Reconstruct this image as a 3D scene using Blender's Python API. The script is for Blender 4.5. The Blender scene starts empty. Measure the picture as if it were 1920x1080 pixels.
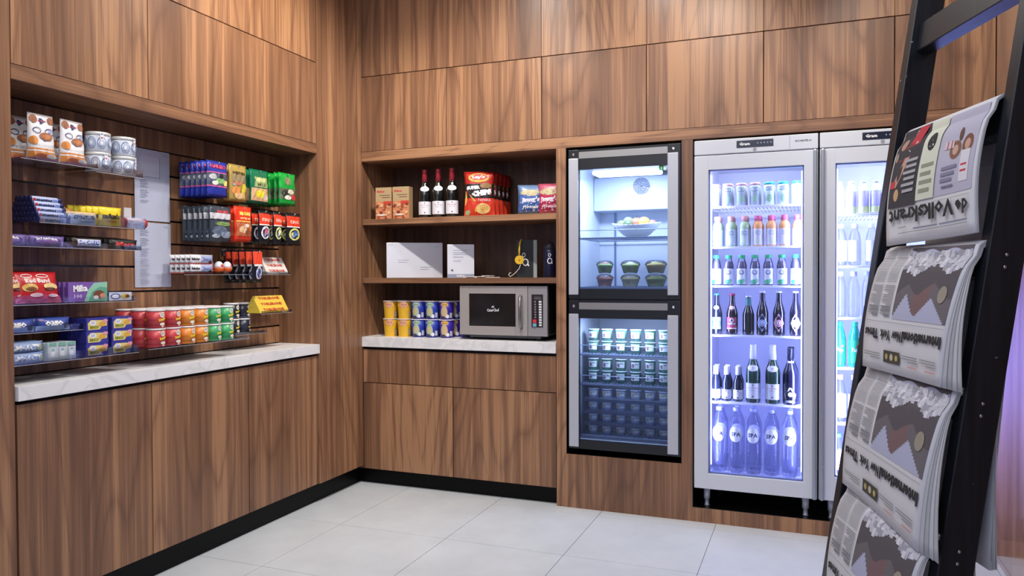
import bpy, bmesh, math, random
from mathutils import Vector, Matrix
random.seed(7)
PI = math.pi
S = bpy.context.scene
COL = S.collection

# ------------------------------------------------------------------ camera
cam_d = bpy.data.cameras.new('camera'); cam = bpy.data.objects.new('camera', cam_d); COL.objects.link(cam)
S.camera = cam
cam_d.sensor_width = 36.0; cam_d.lens = 36.0 * 1419.16 / 1920.0; cam_d.clip_start = 0.02
_r = Vector((0.93070537, 0.36575487, -0.00329955)); _u = Vector((-0.00292766, 0.01646972, 0.99986008)); _f = Vector((-0.36575804, 0.93056549, -0.01639926))
cam.matrix_world = Matrix(((_r.x, _u.x, -_f.x, 2.6214), (_r.y, _u.y, -_f.y, -4.0833), (_r.z, _u.z, -_f.z, 1.3113), (0, 0, 0, 1)))

# ------------------------------------------------------------------ world, exposure, lights
S.view_settings.view_transform = 'Standard'; S.view_settings.look = 'None'
S.view_settings.gamma = 1.0; S.view_settings.use_curve_mapping = False
S.view_settings.exposure = 0.0
W = bpy.data.worlds.new('hall_light'); S.world = W; W.use_nodes = True
W.node_tree.nodes['Background'].inputs[0].default_value = (0.64, 0.69, 1.0, 1)
W.node_tree.nodes['Background'].inputs[1].default_value = 0.90

def spot(name, loc, target, power, size=75, blend=0.5, col=(1, 0.93, 0.84), radius=0.035):
    l = bpy.data.lights.new(name, 'SPOT'); l.energy = power; l.color = col; l.spot_size = math.radians(size); l.spot_blend = blend; l.shadow_soft_size = radius
    o = bpy.data.objects.new(name, l); COL.objects.link(o); o.location = loc
    o.rotation_euler = (Vector(target) - Vector(loc)).to_track_quat('-Z', 'Y').to_euler()
    return o
def area(name, loc, target, power, sx, sy, col=(1, 1, 1), spread=180):
    l = bpy.data.lights.new(name, 'AREA'); l.energy = power; l.color = col; l.shape = 'RECTANGLE'; l.size = sx; l.size_y = sy; l.spread = math.radians(spread)
    o = bpy.data.objects.new(name, l); COL.objects.link(o); o.location = loc
    o.rotation_euler = (Vector(target) - Vector(loc)).to_track_quat('-Z', 'Y').to_euler()
    return o
WARM = (1, 0.925, 0.83)
SPOTS = [((2.75, -1.1, 3.12), (3.42, -0.4, 1.9), 60), ((1.15, -1.05, 3.12), (0.0, -0.75, 1.6), 88), ((1.05, -1.05, 3.12), (0.75, 0.0, 1.2), 78), ((2.1, -1.05, 3.12), (2.0, 0.0, 1.3), 62),
         ((1.0, -2.1, 3.12), (0.0, -1.9, 1.9), 60), ((2.1, -2.1, 3.12), (1.9, -1.7, 0.0), 40), ((1.3, -2.9, 3.12), (0.6, -1.6, 0.2), 38)]
for k, (a, b, p) in enumerate(SPOTS):
    spot('ceiling_spot_light', a, b, p, 100, 0.8, WARM)
spot('ceiling_spot_light', (0.75, -1.25, 3.14), (0.0, -0.95, 2.55), 42, 75, 1.0, (1, .84, .56), .05)
area('violet_fill_light', (3.16, -1.3, 0.95), (3.46, -0.45, 0.85), 11, .3, .8, (.14, .20, 1.0), 50)  # added out-of-view fill for the violet glow on the right wall, not a screen
for _x in (1.03, 1.78): spot('ceiling_wall_light', (_x, -0.65, 3.14), (_x, -0.25, 0), 17, 168, 0.6, (1, .97, .92), .05)
area('hall_ceiling_light', (1.6, -3.0, 3.1), (1.2, -1.2, 0.6), 42, 2.6, 1.6, (0.93, 0.95, 1.0))

# ------------------------------------------------------------------ materials
def srgb(h):
    h = h.lstrip('#'); c = [int(h[i:i+2], 16) / 255 for i in (0, 2, 4)]
    return tuple((x / 12.92 if x <= 0.04045 else ((x + 0.055) / 1.055) ** 2.4) for x in c) + (1,)
_M = {}
def M(h, rough=0.5, metal=0.0, spec=0.5, coat=0.0):
    k = (h, rough, metal, spec, coat)
    if k in _M: return _M[k]
    m = bpy.data.materials.new('paint_' + h.lstrip('#')); m.use_nodes = True
    b = m.node_tree.nodes['Principled BSDF']
    b.inputs['Base Color'].default_value = srgb(h); b.inputs['Roughness'].default_value = rough
    b.inputs['Metallic'].default_value = metal; b.inputs['Specular IOR Level'].default_value = spec; b.inputs['Coat Weight'].default_value = coat
    nt = m.node_tree   # slight mottling so that nothing is perfectly flat
    n = nt.nodes.new('ShaderNodeTexNoise'); n.inputs['Scale'].default_value = 35; g = nt.nodes.new('ShaderNodeNewGeometry')
    mr = nt.nodes.new('ShaderNodeMapRange'); mr.inputs['To Min'].default_value = max(0.0, rough - 0.05); mr.inputs['To Max'].default_value = min(1.0, rough + 0.05)
    nt.links.new(g.outputs['Position'], n.inputs['Vector']); nt.links.new(n.outputs['Fac'], mr.inputs['Value']); nt.links.new(mr.outputs[0], b.inputs['Roughness'])
    _M[k] = m
    return m
def emit(h, s):
    k = ('e', h, s)
    if k in _M: return _M[k]
    m = bpy.data.materials.new('glow'); m.use_nodes = True; b = m.node_tree.nodes['Principled BSDF']
    b.inputs['Base Color'].default_value = srgb(h); b.inputs['Emission Color'].default_value = srgb(h); b.inputs['Emission Strength'].default_value = s
    _M[k] = m; return m
def clear(name, tint='#ffffff', refl=1.0, diffuse=0.0, dcol='#ffffff', rough=0.03):
    """thin clear sheet: transparent, with mirror reflection growing at grazing angles"""
    k = ('c', name)
    if k in _M: return _M[k]
    m = bpy.data.materials.new(name); m.use_nodes = True; nt = m.node_tree; nt.nodes.clear()
    out = nt.nodes.new('ShaderNodeOutputMaterial'); tr = nt.nodes.new('ShaderNodeBsdfTransparent'); gl = nt.nodes.new('ShaderNodeBsdfGlossy')
    tr.inputs[0].default_value = srgb(tint); gl.inputs['Roughness'].default_value = rough
    fr = nt.nodes.new('ShaderNodeFresnel'); fr.inputs[0].default_value = 1.45
    mu = nt.nodes.new('ShaderNodeMath'); mu.operation = 'MULTIPLY'; mu.inputs[1].default_value = refl
    mx = nt.nodes.new('ShaderNodeMixShader'); nt.links.new(fr.outputs[0], mu.inputs[0]); nt.links.new(mu.outputs[0], mx.inputs[0])
    last = tr
    if diffuse > 0:
        df = nt.nodes.new('ShaderNodeBsdfDiffuse'); df.inputs[0].default_value = srgb(dcol)
        m2 = nt.nodes.new('ShaderNodeMixShader'); m2.inputs[0].default_value = diffuse
        nt.links.new(tr.outputs[0], m2.inputs[1]); nt.links.new(df.outputs[0], m2.inputs[2]); last = m2
    nt.links.new(last.outputs[0], mx.inputs[1]); nt.links.new(gl.outputs[0], mx.inputs[2]); nt.links.new(mx.outputs[0], out.inputs[0])
    _M[k] = m; return m

def wood(axis='z', tone=0):
    """walnut veneer: contour lines of a stretched noise give the cathedral figure, fine fibres on top"""
    k = ('w', axis, tone)
    if k in _M: return _M[k]
    m = bpy.data.materials.new('walnut_veneer'); m.use_nodes = True; nt = m.node_tree; N = nt.nodes; L = nt.links
    b = N['Principled BSDF']
    g = N.new('ShaderNodeNewGeometry'); oi = N.new('ShaderNodeObjectInfo')
    off = N.new('ShaderNodeVectorMath'); off.operation = 'SCALE'; off.inputs[0].default_value = (7.3, 5.1, 11.7); L.new(oi.outputs['Random'], off.inputs['Scale'])
    ad = N.new('ShaderNodeVectorMath'); ad.operation = 'ADD'; L.new(g.outputs['Position'], ad.inputs[0]); L.new(off.outputs[0], ad.inputs[1])
    def scaled(v):
        s = N.new('ShaderNodeVectorMath'); s.operation = 'MULTIPLY'; s.inputs[1].default_value = v; L.new(ad.outputs[0], s.inputs[0]); return s
    def sv(a, c): return {'z': (a, a, c), 'x': (c, a, a), 'y': (a, c, a)}[axis]
    def noise(v, detail, dist=0.0, rough=0.5):
        s = scaled(v); n = N.new('ShaderNodeTexNoise'); n.inputs['Scale'].default_value = 1; n.inputs['Detail'].default_value = detail
        n.inputs['Distortion'].default_value = dist; n.inputs['Roughness'].default_value = rough; L.new(s.outputs[0], n.inputs['Vector']); return n
    def math_(op, a, c=None, va=None, vc=None):
        q = N.new('ShaderNodeMath'); q.operation = op
        if a is not None: L.new(a, q.inputs[0])
        elif va is not None: q.inputs[0].default_value = va
        if c is not None: L.new(c, q.inputs[1])
        elif vc is not None: q.inputs[1].default_value = vc
        return q.outputs[0]
    big = noise(sv(2.6, 0.38), 1.5, 0.1)
    rings = math_('POWER', math_('PINGPONG', math_('MULTIPLY', big.outputs['Fac'], vc=34.0), vc=1.0), vc=3.5)
    streak = noise(sv(30, 0.35), 5.0, 0.03, 0.6)
    fibre = noise(sv(230, 3.0), 2.0)
    patch = noise(sv(5.5, 0.22), 2.0)
    s1 = math_('MULTIPLY', rings, vc=-0.13)
    s2 = math_('MULTIPLY', streak.outputs['Fac'], vc=0.80)
    s3 = math_('MULTIPLY', fibre.outputs['Fac'], vc=0.38)
    s4 = math_('MULTIPLY', patch.outputs['Fac'], vc=0.62)
    tot = math_('ADD', math_('ADD', s1, s2), math_('ADD', s3, s4))
    rnd = math_('MULTIPLY', math_('SUBTRACT', oi.outputs['Random'], vc=0.5), vc=0.08)
    tot = math_('ADD', tot, rnd)
    cr = N.new('ShaderNodeValToRGB'); L.new(tot, cr.inputs[0]); e = cr.color_ramp.elements
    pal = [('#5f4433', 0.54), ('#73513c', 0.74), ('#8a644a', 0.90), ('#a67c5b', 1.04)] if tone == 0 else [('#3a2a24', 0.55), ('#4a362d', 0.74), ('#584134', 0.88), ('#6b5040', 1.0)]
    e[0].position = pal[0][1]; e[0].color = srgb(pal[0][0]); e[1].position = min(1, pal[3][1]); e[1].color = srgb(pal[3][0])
    for h, p in pal[1:3]:
        q = e.new(p); q.color = srgb(h)
    L.new(cr.outputs[0], b.inputs['Base Color'])
    b.inputs['Roughness'].default_value = 0.38; b.inputs['Specular IOR Level'].default_value = 0.45
    bp = N.new('ShaderNodeBump'); bp.inputs['Strength'].default_value = 0.06; bp.inputs['Distance'].default_value = 0.002
    L.new(fibre.outputs['Fac'], bp.inputs['Height']); L.new(bp.outputs[0], b.inputs['Normal'])
    _M[k] = m; return m
def marble():
    m = bpy.data.materials.new('white_marble'); m.use_nodes = True; nt = m.node_tree; N = nt.nodes; L = nt.links; b = N['Principled BSDF']
    g = N.new('ShaderNodeNewGeometry')
    n = N.new('ShaderNodeTexNoise'); n.inputs['Scale'].default_value = 3.5; n.inputs['Detail'].default_value = 6; n.inputs['Distortion'].default_value = 1.6; L.new(g.outputs['Position'], n.inputs['Vector'])
    cr = N.new('ShaderNodeValToRGB'); L.new(n.outputs['Fac'], cr.inputs[0]); e = cr.color_ramp.elements
    e[0].position = 0.47; e[0].color = srgb('#e6e6e8'); e[1].position = 0.56; e[1].color = srgb('#e4e4e6')
    q = e.new(0.505); q.color = srgb('#d6d7da')
    L.new(cr.outputs[0], b.inputs['Base Color']); b.inputs['Roughness'].default_value = 0.3
    return m
def tile_mat():
    m = bpy.data.materials.new('floor_tile'); m.use_nodes = True; nt = m.node_tree; N = nt.nodes; L = nt.links; b = N['Principled BSDF']
    g = N.new('ShaderNodeNewGeometry'); oi = N.new('ShaderNodeObjectInfo')
    n = N.new('ShaderNodeTexNoise'); n.inputs['Scale'].default_value = 4; n.inputs['Detail'].default_value = 8; n.inputs['Roughness'].default_value = 0.65; L.new(g.outputs['Position'], n.inputs['Vector'])
    cr = N.new('ShaderNodeValToRGB'); L.new(n.outputs['Fac'], cr.inputs[0]); e = cr.color_ramp.elements
    e[0].position = 0.25; e[0].color = srgb('#bfc6cc'); e[1].position = 0.75; e[1].color = srgb('#cfd6dc')
    L.new(cr.outputs[0], b.inputs['Base Color']); b.inputs['Roughness'].default_value = 0.38
    return m
WOODZ, WOODX, WOODY = wood('z'), wood('x'), wood('y')
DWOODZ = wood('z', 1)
BLACK = M('#0c0d10', 0.25); DARK = M('#16171a', 0.5); WHITE = M('#f0f0f2', 0.5); PAPER = M('#dcdde2', 0.8)
ALU = M('#cdd2dc', 0.38, 0.0, 0.6); STEEL = M('#b4b2b2', 0.28, 0.85); CHROME = M('#d8d8dc', 0.15, 1.0)
ACRYL = clear('acrylic', '#fafbfd', 0.8); GLASS = clear('door_glass', '#eef2f6', 0.55)
PLASTIC = clear('clear_plastic', '#f8f9fd', 1.0, 0.06, '#e4e9ff', 0.08); WATERB = clear('water_bottle', '#f3f4fe', 0.5, 0.05, '#c9ceff', 0.06)

# ------------------------------------------------------------------ mesh helpers
def obj(name, bm, mats, parent=None, smooth=False):
    me = bpy.data.meshes.new(name); bm.to_mesh(me); bm.free()
    if not isinstance(mats, (list, tuple)): mats = [mats]
    for m in mats: me.materials.append(m)
    if smooth:
        for p in me.polygons: p.use_smooth = True
    o = bpy.data.objects.new(name, me); COL.objects.link(o)
    if parent: o.parent = parent
    return o
def box(bm, x0, x1, y0, y1, z0, z1, mi=0, bev=0.0):
    vs = [bm.verts.new((x, y, z)) for z in (z0, z1) for y in (y0, y1) for x in (x0, x1)]
    fs = [(0, 2, 3, 1), (4, 5, 7, 6), (0, 1, 5, 4), (2, 6, 7, 3), (0, 4, 6, 2), (1, 3, 7, 5)]
    faces = [bm.faces.new([vs[i] for i in f]) for f in fs]
    for f in faces: f.material_index = mi
    if bev:
        es = list({e for f in faces for e in f.edges})
        r = bmesh.ops.bevel(bm, geom=es, offset=bev, segments=2, affect='EDGES', profile=0.5)
        for f in r['faces']: f.material_index = mi
    return faces
def bx(name, x0, x1, y0, y1, z0, z1, m, parent=None, bev=0.0, smooth=False):
    bm = bmesh.new(); box(bm, x0, x1, y0, y1, z0, z1, 0, bev); return obj(name, bm, m, parent, smooth)
def lathe(bm, prof, seg=20, cx=0, cy=0, mi=0, cap=True):
    rings = []
    for r, z in prof:
        rings.append([bm.verts.new((cx + r * math.cos(2 * PI * i / seg), cy + r * math.sin(2 * PI * i / seg), z)) for i in range(seg)])
    for a, b in zip(rings, rings[1:]):
        for i in range(seg):
            f = bm.faces.new((a[i], a[(i + 1) % seg], b[(i + 1) % seg], b[i])); f.material_index = mi; f.smooth = True
    if cap:
        f = bm.faces.new(rings[0][::-1]); f.material_index = mi; f = bm.faces.new(rings[-1]); f.material_index = mi
def lt(name, prof, m, parent=None, seg=20, cap=True, cx=0, cy=0):
    bm = bmesh.new(); lathe(bm, prof, seg, cx, cy, 0, cap); return obj(name, bm, m, parent)
def tube(bm, pts, r, seg=8, mi=0):
    pts = [Vector(p) for p in pts]; rings = []
    for i, p in enumerate(pts):
        d = (pts[min(i + 1, len(pts) - 1)] - pts[max(i - 1, 0)]).normalized()
        a = d.orthogonal().normalized() if i == 0 else (rings_a - d * rings_a.dot(d)).normalized()
        rings_a = a; b = d.cross(a)
        rr = r[i] if isinstance(r, (list, tuple)) else r
        rings.append([bm.verts.new(p + (a * math.cos(2 * PI * k / seg) + b * math.sin(2 * PI * k / seg)) * rr) for k in range(seg)])
    for A, B in zip(rings, rings[1:]):
        for k in range(seg):
            f = bm.faces.new((A[k], A[(k + 1) % seg], B[(k + 1) % seg], B[k])); f.smooth = True; f.material_index = mi
    bm.faces.new(rings[0][::-1]).material_index = mi; bm.faces.new(rings[-1]).material_index = mi
def tb(name, pts, r, m, parent=None, seg=8):
    bm = bmesh.new(); tube(bm, pts, r, seg); return obj(name, bm, m, parent)
def thing(name, label, cat, loc=(0, 0, 0), rz=0.0, group=None, kind=None):
    o = bpy.data.objects.new(name, None); COL.objects.link(o); o.empty_display_size = 0.05
    o.location = loc; o.rotation_euler = (0, 0, rz); tag(o, label, cat, group, kind); return o
def tag(o, label=None, cat=None, group=None, kind=None):
    if label: o['label'] = label
    if cat: o['category'] = cat
    if group: o['group'] = group
    if kind: o['kind'] = kind
    return o
KIDS = {}
def dup(root, loc, rz=None, label=None, group=None):
    r = root.copy(); COL.objects.link(r); r.location = loc
    if rz is not None: r.rotation_euler = (r.rotation_euler[0], r.rotation_euler[1], rz)
    if label: r['label'] = label
    if group: r['group'] = group
    for ch in root.children:
        c = ch.copy(); COL.objects.link(c); c.parent = r
        for g in ch.children:
            d = g.copy(); COL.objects.link(d); d.parent = c
    return r
def struct(o): o['kind'] = 'structure'; return o
ORD = ['first', 'second', 'third', 'fourth', 'fifth', 'sixth', 'seventh', 'eighth', 'ninth', 'tenth']
def nth(i, n):
    if n == 1: return 'right end'
    return 'leftmost' if i == 0 else ('rightmost' if i == n - 1 else ORD[i] + ' from the left')

# text outlines (Blender's own font) turned into flat print
_T = {}
def textmesh(s, bold=0.0):
    k = (s, bold)
    if k in _T: return _T[k]
    c = bpy.data.curves.new('t', 'FONT'); c.body = s; c.size = 1; c.resolution_u = 1; c.offset = bold; c.fill_mode = 'BOTH'
    o = bpy.data.objects.new('t', c); me = o.to_mesh()
    vs = [(v.co.x, v.co.y) for v in me.vertices]; fs = [tuple(p.vertices) for p in me.polygons]
    o.to_mesh_clear(); bpy.data.objects.remove(o); bpy.data.curves.remove(c)
    x0 = min(v[0] for v in vs); x1 = max(v[0] for v in vs); y0 = min(v[1] for v in vs); y1 = max(v[1] for v in vs)
    vs = [((x - x0) / (x1 - x0) - 0.5, (y - y0) / (y1 - y0) - 0.5) for x, y in vs]
    _T[k] = (vs, fs); return _T[k]
class Print:
    """flat print in (u, v) laid on a surface by a mapping function"""
    fine = True
    def __init__(self): self.items = []; self.L = 0; self.hold = False
    def _add(self, it):
        if not self.hold: self.L += 1
        self.items.append(it + (self.L,))
    def poly(self, pts, m): self._add(([tuple(p) for p in pts], [tuple(range(len(pts)))], m)); return self
    def rect(self, u0, v0, u1, v1, m, n=1):
        vs = []; fs = []
        for i in range(n + 1):
            u = u0 + (u1 - u0) * i / n; vs += [(u, v0), (u, v1)]
        for i in range(n): fs.append((2 * i, 2 * i + 2, 2 * i + 3, 2 * i + 1))
        self._add((vs, fs, m)); return self
    def grid(self, u0, v0, u1, v1, m, n=4, k=4):
        if self.fine: n = n * 2; k = max(2, k * 3)
        vs = [(u0 + (u1 - u0) * i / n, v0 + (v1 - v0) * j / k) for j in range(k + 1) for i in range(n + 1)]
        fs = [(j * (n + 1) + i, j * (n + 1) + i + 1, (j + 1) * (n + 1) + i + 1, (j + 1) * (n + 1) + i) for j in range(k) for i in range(n)]
        self._add((vs, fs, m)); return self
    def ell(self, cx, cy, rx, ry, m, n=16):
        if self.fine and max(rx, ry) > .012:
            vs = [(cx, cy)]; fs = []
            for j in (1, 2, 3): vs += [(cx + rx * j / 3 * math.cos(2 * PI * i / n), cy + ry * j / 3 * math.sin(2 * PI * i / n)) for i in range(n)]
            fs = [(0, 1 + i, 1 + (i + 1) % n) for i in range(n)]
            for j in (0, 1): fs += [(1 + j * n + i, 1 + (j + 1) * n + i, 1 + (j + 1) * n + (i + 1) % n, 1 + j * n + (i + 1) % n) for i in range(n)]
            self._add((vs, fs, m)); return self
        vs = [(cx, cy)] + [(cx + rx * math.cos(2 * PI * i / n), cy + ry * math.sin(2 * PI * i / n)) for i in range(n)]
        self._add((vs, [(0, 1 + i, 1 + (i + 1) % n) for i in range(n)], m)); return self
    def ring(self, cx, cy, rx, ry, t, m, n=20):
        vs = []
        for i in range(n):
            c, s = math.cos(2 * PI * i / n), math.sin(2 * PI * i / n); vs += [(cx + rx * c, cy + ry * s), (cx + (rx - t) * c, cy + (ry - t) * s)]
        self._add((vs, [(2 * i, (2 * i + 2) % (2 * n), (2 * i + 3) % (2 * n), 2 * i + 1) for i in range(n)], m)); return self
    def text(self, s, cx, cy, w, h, m, rot=0.0, bold=0.02, arc=0.0):
        vs, fs = textmesh(s, bold); c, sn = math.cos(rot), math.sin(rot); out = []
        for x, y in vs:
            X = x * w; Y = y * h + arc * (0.25 - x * x) * 4
            out.append((cx + X * c - Y * sn, cy + X * sn + Y * c))
        self._add((out, fs, m)); return self
    def build(self, name, mapf, parent=None, lift=0.0006, step=0.00025, cap=18):
        bm = bmesh.new(); mats = []
        for vs, fs, m, k in self.items:
            if m not in mats: mats.append(m)
            mi = mats.index(m); bv = [bm.verts.new(mapf(u, v, lift + step * min(k - 1, cap))) for u, v in vs]
            for f in fs:
                try: q = bm.faces.new([bv[i] for i in f]); q.material_index = mi
                except ValueError: pass
        return obj(name, bm, mats, parent)
def flat(d): return lambda u, v, l: (u, -d / 2 - l, v)
def cyl(rf, cx=0.0, cy=0.0, a0=0.0):
    def f(u, v, l):
        r = (rf(v) if callable(rf) else rf); a = u / r + a0; return (cx + (r + l) * math.sin(a), cy - (r + l) * math.cos(a), v)
    return f
RX = PI / 2      # products on the left wall face +X

# ================================================================== LARGE STRUCTURE
GAP = 0.0022
PLI = M('#08090b', 0.42, 0, 0.15)
# floor
fl = struct(bx('floor', -0.6, 5.2, -6.5, 1.0, -0.06, -0.003, M('#8b8c90', 0.8)))
TILE = tile_mat(); P_ = 0.6165
bm = bmesh.new(); box(bm, 0, P_ - 0.003, 0, P_ - 0.003, -0.004, 0.0, 0, 0.0008); tile0 = obj('tile', bm, TILE, fl)
tile0.location = (0.319 - P_, -0.712, 0)
for i in range(-1, 7):
    for j in range(-8, 2):
        if i == -1 and j == 0: continue
        o = tile0.copy(); COL.objects.link(o); o.location = (0.3195 + P_ * i, -0.712 + P_ * j, 0)
ce = struct(bx('ceiling', -0.6, 5.2, -6.5, 1.0, 3.22, 3.3, M('#d9d9dc', 0.8)))

# ---- left wall
WL = struct(bx('wall_left', -0.42, -0.36, -6.0, 0.6, 0, 3.2, DARK))
def panel(parent, x0, x1, y0, y1, z0, z1, m=None, name='panel'):
    return bx(name, x0, x1, y0, y1, z0, z1, m or WOODZ, parent, 0.0009)
YL, YR = -2.235, -0.458
panel(WL, -0.3, 0.0, -3.6, YL - GAP, 0.0, 3.2)                         # side column left of the niche
for y0, y1 in ((YL, -1.638), (-1.638, YR)):
    panel(WL, -0.02, 0.0, y0 + GAP, y1 - GAP, 2.0647 + GAP, 2.5283 - GAP)
panel(WL, -0.02, 0.0, YL + GAP, YR - GAP, 2.5283 + GAP, 3.2)
panel(WL, -0.30, 0.001, YL, YR, 2.0118, 2.0647, WOODY)                     # fascia board over the niche
panel(WL, -0.30, 0.008, YR, 0.0, 0.119, 3.2)                               # corner column
bx('backing', -0.30, -0.284, YL, YR, 0.9, 2.05, BLACK, WL)
gz = [0.923, 1.0235, 1.131, 1.2440, 1.3575, 1.469, 1.579, 1.688, 1.7975, 1.9085, 2.0118]
for a, b in zip(gz, gz[1:]):
    bx('plank', -0.284, -0.27, YL, YR, a + 0.0045, b - 0.0045, WOODZ, WL, 0.0008)
bx('plinth', -0.30, -0.05, -3.6, 0.049, 0.0, 0.119, PLI, WL)
bx('panel', -0.36, -0.27, YR, 0.45, 0.119, 3.2, WOODZ, WL)

# ---- back wall
WB = struct(bx('wall_back', -0.6, 5.2, 0.80, 0.86, 0, 3.2, DARK))
XS = [0, 0.6, 1.2, 1.8, 2.4, 3.0, 3.42]
for a, b in zip(XS, XS[1:]):
    panel(WB, a + GAP, b - GAP, 0.0, 0.02, 2.087 + GAP, 2.5534 - GAP)
for a, b in ((0.0, 1.2), (1.2, 1.8), (1.8, 2.4), (2.4, 3.0), (3.0, 3.42)):
    panel(WB, a + GAP * 0.5, b - GAP * 0.5, 0.0, 0.02, 2.5534 + GAP, 3.2)
panel(WB, 0.0, 3.42, -0.001, 0.42, 2.028, 2.087, WOODX)                        # long fascia
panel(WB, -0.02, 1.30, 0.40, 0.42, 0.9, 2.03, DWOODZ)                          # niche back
panel(WB, -0.02, 0.0, 0.0, 0.40, 0.1007, 2.03)                                 # niche left side
panel(WB, 1.286, 1.344, 0.0, 0.75, 0.0, 2.028)                                 # posts
panel(WB, 1.988, 2.045, 0.0, 0.75, 0.0, 2.028)
panel(WB, 1.344, 1.988, 0.0, 0.75, 0.0, 0.301)
panel(WB, 2.045, 3.42, 0.0, 0.75, 0.0, 0.0741)
panel(WB, 3.285, 3.42, 0.0, 0.75, 0.0741, 2.028)
bx('backing', 1.344, 3.285, 0.745, 0.76, 0.05, 2.03, BLACK, WB)
bx('liner', 1.344, 1.3465, 0.003, 0.745, 0.302, 2.027, BLACK, WB); bx('liner', 1.9855, 1.988, 0.003, 0.745, 0.302, 2.027, BLACK, WB)
bx('liner', 2.045, 2.0475, 0.003, 0.745, 0.0745, 2.027, BLACK, WB)
bx('liner', 2.0475, 3.284, 0.006, 0.745, 0.0741, 0.0765, M('#060608', 0.12), WB)
bx('liner', 1.347, 1.985, 0.012, 0.745, 0.3011, 0.303, M('#060608', 0.2), WB)
bx('plinth', -0.049, 1.286, 0.05, 0.30, 0.0, 0.1007, PLI, WB)

# ---- right wall (glossy walnut)
WR = struct(bx('wall_right', 3.46, 3.55, -6.5, 0.8, 0, 3.2, DARK))
gw = wood('z').copy(); gw.name = 'walnut_gloss'; gw.node_tree.nodes['Principled BSDF'].inputs['Roughness'].default_value = 0.16; gw.node_tree.nodes['Principled BSDF'].inputs['Coat Weight'].default_value = 1.0; gw.node_tree.nodes['Principled BSDF'].inputs['Coat Roughness'].default_value = 0.12
for a, b in ((-1.2, 0.0), (-2.4, -1.2), (-3.6, -2.4)):
    bx('panel', 3.42, 3.46, a + GAP, b - GAP, 0.0, 3.2, gw, WR, 0.0009)

# ---- countertops
MARB = marble()
tag(bx('countertop', -0.27, 0.014, YL + 0.002, YR - 0.001, 0.8698, 0.9227, MARB, None, 0.0015), 'long white marble countertop under the candy display on the left wall', 'countertop')
tag(bx('countertop', 0.001, 1.285, -0.012, 0.399, 0.8687, 0.930, MARB, None, 0.0015), 'short white marble countertop under the microwave', 'countertop')

# ---- base cabinets, left run
ys = [(-2.232, -1.638), (-1.638, -1.0365), (-1.0365, -0.4595)]
for k, (a, b) in enumerate(ys):
    t = thing('base_cabinet', ['walnut base cabinet nearest the left edge, under the left countertop', 'middle walnut base cabinet under the left countertop', 'walnut base cabinet beside the corner column, under the left countertop'][k], 'cabinet', (0, (a + b) / 2, 0.119), 0, 'left base cabinets')
    w = (b - a) / 2
    bx('body', -0.268, -0.045, -w, w, 0.001, 0.742, DARK, t)
    bx('door', -0.019, 0.0, -w + .003, w - .003, 0.001, 0.7364, WOODZ, t, 0.0009)
# ---- base cabinets, back run
for k, (a, b) in enumerate(((0.008, 0.6335), (0.6335, 1.285))):
    t = thing('base_cabinet', ['walnut cabinet with drawer, left one under the back countertop', 'walnut cabinet with drawer, right one under the microwave'][k], 'cabinet', ((a + b) / 2, 0, 0.1007), 0, 'back base cabinets')
    w = (b - a) / 2
    bx('body', -w, w, 0.045, 0.39, 0.001, 0.757, DARK, t)
    bx('door', -w + .003, w - .003, 0.0, 0.019, 0.001, 0.5396, WOODZ, t, 0.0009)
    bx('drawer', -w + .003, w - .003, 0.0, 0.019, 0.5442, 0.7504, WOODZ, t, 0.0009)
# ---- open shelves
for z0, z1, n in ((1.632, 1.667, 'upper'), (1.267, 1.299, 'lower')):
    tag(bx('wooden_shelf', 0.001, 1.2855, 0.012, 0.399, z0, z1, WOODX, None, 0.001), ('upper walnut shelf carrying wine bottles and snack bags' if n == 'upper' else 'lower walnut shelf carrying white signs, above the microwave'), 'shelf')
tag(lt('round_cap', [(0.012, 0), (0.012, 0.004), (0.006, 0.005)], M('#8a8078', 0.5), None, 14), 'small round grey cap on the back of the upper shelf compartment', 'cap')
o = bpy.data.objects['round_cap']; o.rotation_euler = (PI / 2, 0, 0); o.location = (1.17, 0.3985, 1.925)
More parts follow.
